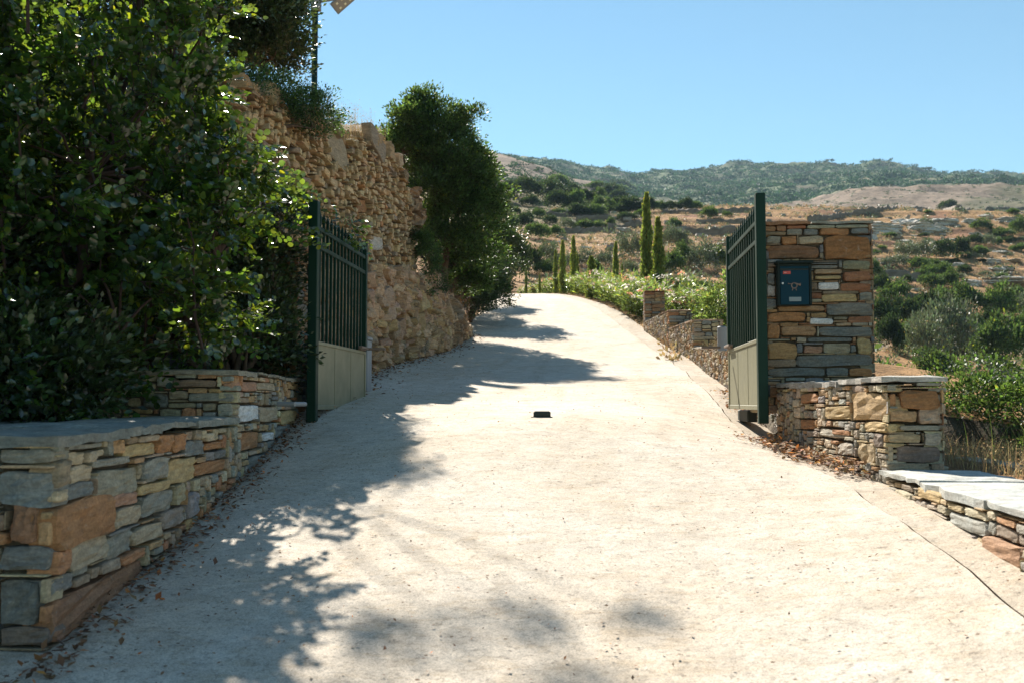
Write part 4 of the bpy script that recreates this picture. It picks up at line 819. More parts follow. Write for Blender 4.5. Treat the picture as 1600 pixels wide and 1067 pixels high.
BUSH = [(798, 845, 282, 313, 'd'), (813, 842, 308, 325, 'd'), (845, 882, 285, 314, 'd'), (854, 890, 300, 331, 'd'), (880, 911, 299, 331, 'g'), (885, 905, 290, 305, 'd'), (904, 932, 299, 320, 'd'), (926, 950, 310, 332, 'g'), (945, 962, 312, 330, 'g'), (960, 977, 296, 315, 'd'), (962, 973, 318, 330, 'g'),
 (971, 1002, 311, 334, 'd'), (893, 912, 323, 337, 'g'), (911, 925, 322, 333, 'd'), (908, 921, 331, 339, 'g'), (893, 920, 346, 360, 'g'), (915, 943, 348, 359, 'g'), (874, 896, 343, 359, 'o'), (849, 870, 338, 352, 'd'), (832, 850, 327, 342, 'g'), (807, 831, 335, 360, 'd'), (825, 857, 350, 376, 'g'), (857, 880, 355, 372, 'g'),
 (797, 813, 325, 338, 'g'), (948, 963, 342, 354, 'g'), (783, 802, 290, 318, 'd'), (930, 948, 296, 312, 'g'), (946, 962, 290, 306, 'd'), (865, 885, 282, 296, 'g'), (780, 800, 318, 340, 'd'), (785, 808, 340, 365, 'g'), (780, 825, 380, 440, 'd'), (812, 845, 390, 428, 'd'), (841, 868, 381, 418, 'o'), (900, 930, 398, 424, 'o'), (933, 958, 396, 420, 'o'), (970, 1000, 368, 412, 'o'),
 (969, 995, 410, 434, 'o'), (882, 895, 405, 428, 'o'), (834, 862, 410, 432, 'g'), (860, 884, 400, 425, 'o'), (920, 940, 410, 432, 'g'), (1003, 1022, 311, 333, 'd'), (1020, 1040, 316, 333, 'g'), (1038, 1063, 317, 332, 'd'), (1060, 1082, 312, 331, 'd'), (1076, 1097, 317, 331, 'g'), (1094, 1120, 325, 343, 'g'), (1043, 1065, 343, 360, 'g'),
 (1034, 1068, 356, 396, 'o'), (1057, 1082, 371, 398, 'o'), (1036, 1068, 397, 432, 'g'), (1057, 1087, 384, 420, 'g'), (1076, 1122, 392, 434, 'o'), (1104, 1135, 389, 422, 'g'), (1131, 1144, 333, 340, 'g'), (1067, 1112, 440, 468, 'g'), (1063, 1108, 462, 496, 'g'), (1150, 1175, 395, 420, 'd'),
 (1444, 1458, 330, 336, 'g'), (1470, 1494, 315, 330, 'd'), (1439, 1458, 345, 358, 'o'), (1520, 1550, 347, 361, 'g'), (1574, 1594, 328, 337, 'g'), (1555, 1585, 358, 373, 'g'), (1581, 1612, 345, 369, 'g'), (1512, 1535, 369, 386, 'd'), (1535, 1555, 369, 386, 'o'), (1553, 1566, 373, 384, 'g'), (1581, 1605, 384, 395, 'g'), (1519, 1546, 387, 402, 'g'), (1402, 1435, 381, 406, 'o'),
 (1428, 1465, 379, 405, 'o'), (1460, 1490, 377, 406, 'd'), (1484, 1516, 377, 404, 'd'), (1384, 1419, 402, 420, 'o'), (1425, 1452, 405, 424, 'g'), (1362, 1377, 392, 400, 'g'), (1356, 1377, 410, 440, 'g'), (1499, 1519, 416, 430, 'd'), (1436, 1463, 417, 437, 'g'), (1460, 1490, 414, 430, 'g'), (1442, 1475, 430, 455, 'g'), (1470, 1498, 427, 455, 'g'),
 (1362, 1392, 433, 463, 'd'), (1408, 1424, 433, 446, 'd'), (1378, 1417, 444, 474, 'g'), (1561, 1573, 423, 430, 'g'), (1456, 1495, 452, 490, 'g'), (1495, 1538, 449, 496, 'g'), (1538, 1583, 451, 505, 'g'), (1585, 1612, 452, 475, 'g'), (1586, 1622, 463, 505, 'o'), (1356, 1403, 471, 525, 'd'), (1397, 1438, 470, 520, 'd'), (1424, 1472, 463, 512, 'd'), (1400, 1437, 513, 556, 'g'),
 (1431, 1475, 500, 574, 'o'), (1462, 1506, 493, 574, 'o'), (1500, 1532, 507, 562, 'g'), (1516, 1536, 495, 518, 'g'), (1528, 1572, 508, 576, 'g'), (1560, 1615, 503, 577, 'g'), (1445, 1506, 554, 597, 'g'), (1521, 1546, 585, 602, 'g'), (1558, 1572, 590, 600, 'g'), (1540, 1562, 485, 512, 'd'), (1376, 1400, 500, 548, 'd'), (1480, 1510, 480, 515, 'd')]
cnt = {}; rs = np.random.default_rng(77)
for i in range(34):
    x_ = rs.uniform(786, 1010); b_y = rs.uniform(292, 347); w_ = rs.uniform(9, 17); BUSH.append((x_ - w_, x_ + w_, b_y - w_ * rs.uniform(.8, 1.2), b_y, 'gdd'[rs.integers(3)]))
for i in range(26):
    x_ = rs.uniform(1365, 1605); b_y = rs.uniform(372, 445); w_ = rs.uniform(6, 11); BUSH.append((x_ - w_, x_ + w_, b_y - w_ * rs.uniform(.7, 1.1), b_y, 'gdo'[rs.integers(3)]))
BUSH.sort(key=lambda b: b[0] + b[1])
for (a, b, t, bs, ty) in BUSH:
    m = (a + b) / 2; P = hit(m, bs - 1, 60 if m < 1060 and bs < 445 else 26); wd = (b - a) / F * P.y / 2 * 1.08; ht = (bs - t) / F * P.y
    reg = next(r for r in REG if r[2](m, bs)); k = cnt.get(reg[0], 0); cnt[reg[0]] = k + 1
    src = {'g': LEN, 'd': OAK, 'o': OLI}[ty]; src = src[rs.integers(len(src))]; sh = {'g': 'mid-green', 'd': 'dark green', 'o': 'grey-green'}[ty]; nm = 'olive_tree' if ty == 'o' else 'evergreen_shrub'
    wd = max(wd, ht * .42); put(src, nm, (P.x, P.y + wd * .3, P.z - .1), (wd * (1.3 if m < 1000 else 1.2), wd * 1.25, ht / 1.05 + .1), rs.uniform(0, 6.3), f"{'big' if b - a > 38 else 'small' if b - a < 20 else 'rounded'} {sh} {'olive' if ty == 'o' else 'shrub'}, {ORD[k]} from left {reg[0]}", 'olive tree' if ty == 'o' else 'shrub', reg[1])
# ---- scrub covering the far mountain and the spur: beyond counting
def blobs(name, n, region, size, seed, mat, label, dens=None, k=34):
    rs = np.random.default_rng(seed); pos = []; V = []; Fc = []; C = []; nv = 0
    px = rs.uniform(region[0], region[1], n); Y = np.exp(rs.uniform(math.log(region[2]), math.log(region[3]), n)); x = (px - 926) / F * Y
    if dens is not None: keep = rs.random(n) < dens(x, Y, px); x, Y = x[keep], Y[keep]; n = len(x)
    z = T(x, Y); s = size * np.clip(rs.lognormal(0, .33, n), .5, 1.5) * np.interp(Y, [200, 1500], [.8, 1.2])
    cc = np.stack([x, Y, z + s * .08], 1); ci = np.repeat(np.arange(n), k); d = rvec(rs, n * k); d[:, 2] = np.abs(d[:, 2]); off = d * (s[ci] * rs.uniform(.6, 1.0, n * k))[:, None] * np.array([1.25, 1.25, .46])
    cb = np.clip(rs.normal(1, .25, n), .5, 1.7); col = leaf_cols(rs, n * k, .2, .0) * cb[ci][:, None]
    V, Fc, C = leaf_geo(cc[ci] + off - d * (s[ci] * .3)[:, None], rvec(rs, n * k) + d * .4, d + .3 * rvec(rs, n * k), s[ci] * rs.uniform(.28, .52, n * k), 'quad', col)
    return tag(mesh_obj(name, V, Fc, mat, colors=C), label, None, None, 'stuff')
M_FARS = leaf_mat('maquis_leaf', (.036, .080, .038), (.08, .15, .06), .7, .2, .2)
blobs('mountain_scrub', 21000, (560, 1680, 560, 1420), 3.7, 201, M_FARS, 'green maquis scrub covering the far mountain', lambda x, Y, px: np.where(fbm(x, Y, 1 / 110., 4, 11.7) < .32, .95, .25) * np.where((px > 1250) & (Y < 720), .25, 1) * np.where(Y < 700, .8, 1), k=28)
blobs('slope_scrub', 2600, (540, 1030, 240, 560), 1.7, 202, M_FARS, 'dark scrub dotted over the heathy spur', lambda x, Y, px: np.where(fbm(x, Y, 1 / 60., 3, 21.) > -.05, .8, .12))
blobs('heath_scrub', 900, (1200, 1700, 300, 600), 1.0, 203, M_OLIVE, 'grey heath tufts on the bare slope behind the crest wall', None)
# dwarf tufts on the terraces
def tufts(name, n, region, size, seed, mat, label, kind='quad', dens=None, k=26):
    rs = np.random.default_rng(seed); px = rs.uniform(region[0], region[1], n); Y = rs.uniform(region[2], region[3], n); x = (px - 926) / F * Y
    if dens is not None: keep = rs.random(n) < dens(x, Y, px); x, Y = x[keep], Y[keep]; n = len(x)
    z = T(x, Y); s = size * rs.lognormal(0, .4, n); ci = np.repeat(np.arange(n), k); d = rvec(rs, n * k); d[:, 2] = np.abs(d[:, 2]); off = d * (s[ci])[:, None] * rs.uniform(.3, 1, (n * k, 1)) * np.array([1, 1, .8])
    pos = np.stack([x, Y, z], 1)[ci] + off; V, Fc, C = leaf_geo(pos, d + rvec(rs, n * k) * .5, rvec(rs, n * k), s[ci] * .42, kind, leaf_cols(rs, n * k, .25, 0))
    return tag(mesh_obj(name, V, Fc, mat, colors=C), label, None, None, 'stuff')
tufts('dry_tufts', 2600, (840, 1640, 70, 200), .34, 211, M_STRAW, 'straw coloured tufts over the dry terraces')
tufts('dwarf_scrub', 1900, (820, 1640, 66, 210), .42, 212, M_OLIVE, 'grey dwarf scrub among the dry tufts')
tufts('low_scrub', 700, (1080, 1750, 30, 64), .40, 213, M_LENT, 'low green scrub on the valley floor')
tufts('dry_valley_grass', 1500, (1040, 1750, 18, 64), .26, 214, M_STRAW, 'dry grass on the valley floor')
# ---- rocks
def rock_mesh(seed, name='boulder'):
    rs = np.random.default_rng(seed); n = 24; a = np.linspace(-1, 1, n)
    cut = rvec(rs, 20) * np.array([1, 1, .9]); cd = rs.uniform(.50, .92, 20)
    V = []; Fc = []; b = 0
    for ax in range(3):
        for sg in (-1, 1):
            A, B = np.meshgrid(a, a); P = np.zeros((n, n, 3)); P[..., ax] = sg; P[..., (ax + 1) % 3] = A * sg; P[..., (ax + 2) % 3] = B
            Q = P / (np.sum(np.abs(P) ** 5, -1, keepdims=True) ** .2)
            Q = Q.reshape(-1, 3)
            for c, dd in zip(cut, cd): h = Q @ c - dd; Q = Q - np.maximum(h, 0)[:, None] * c
            Q[:, 0] += fbm(Q[:, 1] * 2 + 5, Q[:, 2] * 5, 1.5, 3, seed + .3) * .07; Q[:, 1] += fbm(Q[:, 0] * 2, Q[:, 2] * 5 + 3, 1.5, 3, seed + .7) * .07; Q[:, 2] += fbm(Q[:, 0] * 2.5, Q[:, 1] * 2.5, 1.5, 4, seed + .9) * .26; Q[:, :2] *= (1 + .16 * np.sign(fbm(Q[:, 2] * 6 + Q[:, :1].ravel(), Q[:, 1], 1.2, 2, seed + .2)))[:, None] * np.array([[1, 1]])
            V.append(Q); f = grid_faces(n, n) + b; Fc.append(f); b += n * n
    V = np.concatenate(V); Fc = np.concatenate(Fc); c = np.zeros((len(V), 4)); c[:, :3] = np.array((.56, .52, .45)); c[:, 3] = rs.random()
    return mesh_obj(name, V, Fc, M_BOULD, colors=c)
ROCKM = [rock_mesh(300 + i) for i in range(5)]
ROCKS = [(1340, 1412, 334, 362), (1388, 1450, 329, 352), (1418, 1480, 338, 363), (1360, 1395, 348, 368), (1455, 1502, 329, 352), (1525, 1555, 329, 342), (1548, 1610, 332, 348), (1500, 1530, 336, 350), (1452, 1485, 346, 360), (1402, 1430, 369, 381), (1437, 1460, 357, 367), (1420, 1436, 365, 371), (1468, 1502, 368, 379), (1512, 1543, 360, 371), (1534, 1565, 400, 411), (1542, 1577, 410, 426), (1494, 1535, 430, 447),
         (1528, 1610, 424, 441), (1455, 1478, 404, 413), (1484, 1508, 406, 418), (1360, 1385, 400, 411), (1545, 1575, 388, 396), (1385, 1410, 362, 372), (1355, 1372, 356, 376), (1560, 1600, 402, 409), (1095, 1150, 372, 386), (1080, 1136, 384, 399), (855, 882, 373, 382), (955, 985, 352, 362), (905, 925, 382, 389), (1010, 1030, 358, 366), (940, 965, 376, 384), (1125, 1160, 350, 358)]
rs = np.random.default_rng(88); kr = [0, 0]
for (a, b, t, bs) in sorted(ROCKS, key=lambda r: r[0] + r[1]):
    m = (a + b) / 2; P = hit(m, bs - 1, 50); wd = (b - a) / F * P.y / 2; ht = (bs - t) / F * P.y; j = int(m > 1200); k = kr[j]; kr[j] += 1
    put(ROCKM[rs.integers(5)], 'boulder', (P.x, P.y + wd * .3, P.z + ht * .05), (wd * 1.15, wd * .8, max(ht * .55, .25)), rs.uniform(-.4, .4), f"{'broad pale rock slab' if b - a > 45 else 'pale grey boulder'}, {ORD[k]} from left {'on the rocky slope right of the pillar' if j else 'on the dry terraces behind the cypresses'}", 'boulder', 'rocks on the right slope' if j else 'rocks on the dry terraces')
o = None
rs = np.random.default_rng(89); V = []; Fc = []; C = []; nb = 0
for i in range(520):     # small stones strewn over the slopes
    px = rs.uniform(880, 1640); Y = rs.uniform(75, 260); x = (px - 926) / F * Y; s = rs.lognormal(-1.2, .5); c = rock = np.array((.36, .34, .30)) * rs.uniform(.7, 1.2)
    R_ = rs.uniform(.6, 1, (8, 3)) * np.array([(sx, sy, sz) for sx in (-1, 1) for sy in (-1, 1) for sz in (-.4, .6)]) * s
    V.append(R_ + np.array([x, Y, Tz(x, Y) + s * .15])); Fc.append(np.array([(0, 1, 3, 2), (4, 6, 7, 5), (0, 4, 5, 1), (2, 3, 7, 6), (1, 5, 7, 3), (0, 2, 6, 4)]) + nb); C.append(np.tile(np.append(c, rs.random()), (8, 1))); nb += 8
tag(mesh_obj('scattered_stones', np.concatenate(V), np.concatenate(Fc), M_ROCK, colors=np.concatenate(C)), 'loose stones strewn over the slopes', kind='stuff')
# ---- old field walls on the slopes
def field_wall(pts, h, label, seed):
    rs = np.random.default_rng(seed); Pp = []
    for (x0, y0), (x1, y1) in zip(pts[:-1], pts[1:]):
        n = max(2, int(abs(x1 - x0) / 6)); Pp += [hit(x0 + (x1 - x0) * i / n, y0 + (y1 - y0) * i / n, 45) for i in range(n)]
    Pp.append(hit(*pts[-1], 45)); P = np.array([tuple(p) for p in Pp]); 
    for _ in range(3): P[1:-1, 1] = (P[:-2, 1] + P[2:, 1] + P[1:-1, 1]) / 3
    P[:, 0] = (np.array([p[0] / p[1] for p in [tuple(q) for q in Pp]])) * P[:, 1]
    dd = np.concatenate([[0], np.cumsum(np.hypot(np.diff(P[:, 0]), np.diff(P[:, 1])))]); m = max(8, int(dd[-1] / .45)); s = np.linspace(0, dd[-1], m); X = np.interp(s, dd, P[:, 0]); Yy = np.interp(s, dd, P[:, 1]); Zb = T(X, Yy) - .25
    top = Zb + .25 + h * .55 * rs.uniform(.7, 1.25, m); rows = []; cols = []
    prof = [(-.35, 0), (-.33, .35), (-.30, .7), (-.22, 1), (.22, 1), (.33, 0)]
    for (o_, q) in prof:
        j = rs.normal(0, .05, m); rows.append(np.stack([X, Yy + o_ + j, Zb + (top - Zb) * q], 1)); cols.append(np.tile((.13, .11, .085), (m, 1)) * rs.uniform(.6, 1.5, (m, 1)))
    V = np.stack(rows).reshape(-1, 3); C = np.concatenate([np.concatenate(cols), rs.random((m * len(prof), 1))], 1)
    tag(mesh_obj('field_wall', V, grid_faces(len(prof), m), M_RUBBLE, colors=C), label, 'field wall', 'old stone walls on the slopes')
field_wall([(1262, 349), (1350, 335), (1412, 327), (1500, 330), (1608, 328)], 1.5, 'long dark field wall along the crest behind the mailbox pillar', 1)
field_wall([(1508, 602), (1555, 598), (1625, 598)], .75, 'dark terrace wall at the foot of the thicket, above the scrubby valley floor', 2)
field_wall([(876, 365), (920, 365), (960, 358), (1000, 352)], 1.3, 'dark field wall curving over the dry terrace left of the tall cypresses', 3)
field_wall([(1035, 335), (1100, 335), (1192, 331)], 1.4, 'highest dark field wall, just under the far mountain left of the gate post', 4)
field_wall([(1066, 366), (1110, 367), (1150, 364)], 1.5, 'dark field wall above the pale slabs seen left of the right gate leaf', 5)
field_wall([(1088, 350), (1130, 350), (1180, 348)], .9, 'low field wall just below the lone terrace tree', 6)
field_wall([(832, 334), (860, 338), (884, 340)], 1.3, 'short field wall among the shrubs of the upper left slope', 7)
field_wall([(900, 345), (930, 343), (952, 342)], 1.0, 'short field wall between rounded shrubs left of the cypresses', 8)
field_wall([(1372, 433), (1400, 434), (1436, 437)], 1.2, 'short field wall close to the pillar edge on the rocky slope', 9)
field_wall([(1412, 465), (1440, 465), (1462, 466)], .6, 'small bank wall below the bright shrubs right of the pillar', 10)
# ================================================================ OLEANDERS AND CYPRESSES
def oleander(seed):
    rs = np.random.default_rng(seed); pos = []; d = []
    for i in range(46):
        a = rs.uniform(0, 2 * PI); ln = rs.uniform(.25, .62); b = np.array([.22 * math.cos(a) * rs.random(), .22 * math.sin(a) * rs.random(), 0]); v = np.array([math.cos(a) * ln, math.sin(a) * ln, rs.uniform(.9, 1.25)]); n = 30; t = rs.uniform(.12, 1, n)[:, None]
        p = b + v * t * np.array([1, 1, 1]) - np.array([0, 0, .25]) * t ** 3; q = rvec(rs, n); q[:, 2] = abs(q[:, 2]) * .6 + .25; pos.append(p); d.append(q)
    pos = np.concatenate(pos); d = np.concatenate(d); n = len(pos)
    V, Fc, C = leaf_geo(pos, d, rvec(rs, n) + np.array([0, 0, .6]), rs.uniform(.11, .19, n), 'lance', leaf_cols(rs, n, .25, .08)); fo = mesh_obj('foliage', V, Fc, M_OLEA, colors=C)
    k = rs.integers(22, 36); c = pos[rs.choice(np.where(pos[:, 2] > .55)[0], k)]; n = k * 11; ci = np.repeat(np.arange(k), 11); off = rvec(rs, n) * .05; off[:, 2] = abs(off[:, 2]); cl = np.ones((n, 3)); pk = rs.random(k) < .28; cl[pk[ci]] = (1.0, .55, .42)
    V, Fc, C = leaf_geo(c[ci] + off + np.array([0, 0, .05]), off + rvec(rs, n) * .03, rvec(rs, n) + np.array([0, 0, 1]), rs.uniform(.035, .065, n), 'round', cl); fl = mesh_obj('blossom', V, Fc, M_PETAL, colors=C)
    m = MB()
    for i in range(7): a = rs.uniform(0, 6.3); m.tube([(0, 0, -.1), (.12 * math.cos(a), .12 * math.sin(a), .4), (.3 * math.cos(a), .3 * math.sin(a), .85)], [.014, .011, .006], 5)
    st = m.build('stem', M_BARK); return fo, fl, st
def compose(kind, parts, loc, scl, rz, label, cat, group, first):
    r = empty(kind, (0, 0, 0), label, cat, group)
    for p in parts:
        c = p if first else p.copy()
        if not first: COL.objects.link(c)
        c.parent = r
    r.location = loc; r.scale = scl; r.rotation_euler = (0, 0, rz); return r
OLD = [oleander(400 + i) for i in range(4)]; rs = np.random.default_rng(90); k = 0
spots = [(26.0, 1.45, 1.2), (26.7, 1.9, 1.15), (27.2, .95, 1.2), (28.1, .7, 1.1), (28.9, .6, 1.3), (30.2, .6, 1.2), (31.5, .65, 1.25), (33.0, .7, 1.35), (34.6, .7, 1.2), (36.2, .7, 1.3), (37.9, .75, 1.25), (39.7, .8, 1.3), (41.6, .8, 1.2), (43.6, .9, 1.15), (45.8, .9, 1.2), (48.0, 1.1, 1.3), (50.5, 1.3, 1.2), (53, 1.5, 1.2), (56, 1.9, 1.3), (59.5, 2.4, 1.3), (28.2, 1.8, 1.3), (31.8, 2.0, 1.4), (35.6, 2.1, 1.4)]
for i, (Y, off, h) in enumerate(spots):
    x = float(Rx(Y)) + off; compose('oleander', OLD[i % 4], (x, Y, Tz(x, Y) - .08), (h * .95, h * .95, h * .86), rs.uniform(0, 6.3), f"flowering oleander, {ORD[i] if i < 20 else ['near', 'middle', 'far'][i - 20]} {'along the drive edge counting from the nearest pier' if i < 20 else 'one of the back row behind the hedge'}", 'oleander', 'oleanders hedging the right edge of the drive', i < 4)
def cypress(seed, wid):
    rs = np.random.default_rng(seed); n = 3400; t = rs.random(n) ** .85; w = wid * .72 * np.interp(t, [0, .08, .35, .7, .92, 1], [.55, .9, 1, .72, .3, .03]) * (1 + .28 * np.sin(t * 23 + seed) * .5 + .22 * fbm(t * 10, t * 0, 1, 3, seed)); a = rs.uniform(0, 2 * PI, n); r = w * rs.uniform(.45, 1.3, n)
    w2 = 1 + .22 * np.sin(a * 3 + t * 17); pos = np.stack([r * w2 * np.cos(a), r * w2 * np.sin(a), t], 1); d = np.stack([np.cos(a) * .5, np.sin(a) * .5, np.ones(n) * 1.4], 1) + rvec(rs, n) * .35
    V, Fc, C = leaf_geo(pos, d, rvec(rs, n), rs.uniform(.02, .042, n), 'quad', leaf_cols(rs, n, .28, .03)); f = mesh_obj('foliage', V, Fc, M_CYP, colors=C)
    m = MB(); m.tube([(0, 0, -.03), (0, 0, .5), (0, 0, .93)], [.018, .012, .003], 6); return f, m.build('trunk', M_BARK)
CY = [cypress(420, .052), cypress(421, .062), cypress(422, .075)]
CYL = [(1010, 305, 33, 1, 1.0, 'tallest and shaggiest cypress, rising above the stone piers'), (1028, 343, 32, 1, 1.15, 'second tallest cypress, dense at its foot, just right of the tallest one'), (962, 380, 36, 1, .9, 'slim dark cypress standing alone left of the two tall ones'), (972, 414, 36.5, 0, .8, 'stubby cypress close to the right of the slim dark one'), (896, 371, 43, 1, 1.0, 'pointed cypress above the middle of the oleander hedge'),
       (879, 378, 45, 1, 1.1, 'broad cypress with a leaning tip, left of the pointed one'), (868, 392, 46, 1, .9, 'short cypress nearest the left side of the broad leaning one'), (924, 402, 38, 2, 1.9, 'bushy light green young conifer above the oleander hedge'), (796, 408, 56, 1, .75, 'slender young cypress at the far left end of the hedge'), (822, 417, 53, 1, .7, 'very thin young cypress, second from the left end of the hedge'), (843, 429, 50, 2, .8, 'little egg-shaped cypress among the far oleanders'), (902, 398, 43.5, 1, .8, 'smaller cypress tucked against the pointed one')]
used = set()
for (px, ty, Y, v, wd, lab) in CYL:
    Pt = at(px, ty, Y); zb = Tz(Pt.x, Y); h = Pt.z - zb + .1; f = v not in used; used.add(v); compose('cypress', CY[v], (Pt.x, Y, zb - .1), (h * wd * min(1, 2.6 / h + .25), h * wd * min(1, 2.6 / h + .25), h), rs.uniform(0, 6), lab, 'cypress', 'young cypresses beyond the oleander hedge', f)
# ================================================================ TREES AND SHRUBS CLOSE BY
def in_poly(x, y, P):
    c = False; j = len(P) - 1
    for i in range(len(P)):
        if (P[i][1] > y) != (P[j][1] > y) and x < (P[j][0] - P[i][0]) * (y - P[i][1]) / (P[j][1] - P[i][1]) + P[i][0]: c = not c
        j = i
    return c
def branchy(m, a, b, r0, r1, rs, sag=.1, n=5):
    a, b = Vector(a), Vector(b); pts = []; 
    w = (b - a).length
    for i in range(n + 1):
        t = i / n; p = a.lerp(b, t) + Vector(rs.normal(0, .03 * w, 3)) * (1 if 0 < i < n else 0) + Vector((0, 0, sag * w * math.sin(t * PI))); pts.append(p)
    m.tube(pts, list(np.linspace(r0, r1, n + 1)), 6, cap=False); return pts
def twig_leaves(rs, C, out, ntw, nlf, tl, ls, kind='round', mb=None, pend=0.0, var=.3, yellow=.05, upb=.25):
    """around every centre in C, ntw twigs carrying nlf leaflets each, set in two rows"""
    n = len(C) * ntw; ci = np.repeat(np.arange(len(C)), ntw); st = C[ci] + rvec(rs, n) * (tl * .42); td = rvec(rs, n) * .9 + out[ci] * .8 + np.array([0, 0, upb - pend]); td /= np.linalg.norm(td, axis=1, keepdims=True)
    L = tl * rs.uniform(.55, 1.2, n); t = np.tile(np.linspace(.12, 1, nlf), n); ti = np.repeat(np.arange(n), nlf); side = np.tile(np.where(np.arange(nlf) % 2, 1., -1.), n)
    dro = np.array([0, 0, -1.0]); pos = st[ti] + td[ti] * (L[ti] * t)[:, None] + dro * (L[ti] * t ** 2 * (.12 + pend * .4))[:, None]
    pn = rvec(rs, n) * .8 + np.array([0, 0, .8]); pn /= np.linalg.norm(pn, axis=1, keepdims=True); sd = np.cross(td, pn); d = sd[ti] * side[:, None] * .9 + td[ti] * .6 + rvec(rs, len(ti)) * .3
    nn = pn[ti] + rvec(rs, len(ti)) * .42; cb = np.clip(rs.normal(1, .2, n), .5, 1.7)
    if mb is not None:
        for i in range(0, n, 3): a = st[i] - td[i] * L[i] * .2; mb.tube([a, st[i] + td[i] * L[i] * .5 + dro * L[i] * .03, st[i] + td[i] * L[i] + dro * L[i] * (.12 + pend * .4)], [.004, .003, .0015], 3, cap=False)
    return leaf_geo(pos, d, nn, ls * rs.uniform(.65, 1.2, len(ti)), kind, leaf_cols(rs, len(ti), var, yellow) * cb[ti][:, None])
# ---- the big glossy carob over the left wall
rs = np.random.default_rng(500)
poly = [(-120, -90), (345, -90), (352, 40), (330, 110), (395, 190), (420, 250), (500, 280), (548, 345), (520, 400), (440, 405), (415, 470), (380, 500), (330, 545), (250, 560), (205, 600), (150, 625), (120, 668), (-140, 690)]
cl = []
_tries = 0
while len(cl) < 430 and _tries < 9000:
    _tries += 1
    px, py = rs.uniform(-140, 560), rs.uniform(-160, 690)
    if not in_poly(px, py, poly) or (435 < px < 545 and py < 354): continue
    if rs.random() < .86 * (in_poly(px, py, [(40, -50), (170, -80), (230, 30), (130, 90), (90, 40)]) or in_poly(px, py, [(330, 380), (420, 340), (470, 430), (360, 500)])): continue
    front = np.interp(px, [-100, 150, 350, 560], [4.9, 5.4, 6.5, 8.2]); Y = front + abs(rs.normal(0, .75)) + (rs.uniform(0, 1.5) if px < 250 else 0); P = at(px, py, Y)
    hh = P.z + .6; lx, ly = P.x + .45 * hh, P.y - 1.1 * hh; lz = zg(lx, ly); v = np.array([lx, ly, lz]); dpt = v.dot(_fw)
    if dpt > .5 and not (px > 390 and 240 < py < 400 and rs.random() < .3):
        ux, uy = 800 + F * v.dot(_rt) / dpt, 533.5 - F * v.dot(_up) / dpt
        if ux > np.interp(uy, [640, 700, 750, 800, 850, 900, 950, 1067], [680, 625, 585, 500, 430, 450, 440, 430]) or (150 < ux < 290 and 985 < uy < 1075): continue
    if P.x > -2.05 or P.z < Tz(P.x, P.y) + .05: continue
    cl.append(tuple(P))
cl = np.array(cl); base = Vector((-3.75, 6.9, -.3)); cen = np.array([-3.9, 7.3, 1.2]); out = cl - cen; out /= np.linalg.norm(out, axis=1, keepdims=True)
tr = empty('carob_tree', base, 'dense glossy round-leaved carob tree leaning over the left stone wall', 'tree'); mt = MB(); knots = []
for (tx, ty, tz, r) in [(-3.3, 6.2, 1.5, .05), (-4.3, 6.6, 2.2, .06), (-3.2, 7.4, 2.4, .055), (-2.7, 6.9, 1.0, .04), (-3.9, 5.6, 1.0, .04), (-3.6, 7.4, 3.4, .05), (-2.75, 7.9, 1.6, .045), (-4.5, 5.8, 2.4, .05), (-3.0, 6.0, .4, .035)]:
    p = branchy(mt, base + Vector(rs.normal(0, .08, 3)), (tx, ty, tz), r * 1.4, r * .6, rs, .03, 6); knots += p[2:]
mt.build('trunk', M_BARKR, tr, smooth=True); ml = MB(); K = np.array([tuple(k) for k in knots])
for c in cl[::2]:
    k = K[np.argmin(np.linalg.norm(K - c, axis=1) + .3 * np.maximum(0, K[:, 2] - c[2]))]; branchy(ml, k, c, .014, .004, rs, .06, 4)
for i in range(26):   # long bare shoots that show between the leaves
    c = cl[rs.integers(len(cl))]; e = c + out[rs.integers(len(cl))] * .2 + np.array([0, -.1, .5]); branchy(ml, c - np.array([0, 0, .5]), e, .011, .005, rs, 0, 4)
V, Fc, C = twig_leaves(rs, cl, out, 11, 11, .27, .050, 'round', ml, yellow=.07)
ml.build('branch', M_BARKR, tr, smooth=True); mesh_obj('foliage', V, Fc, M_CAROB, tr, colors=C)
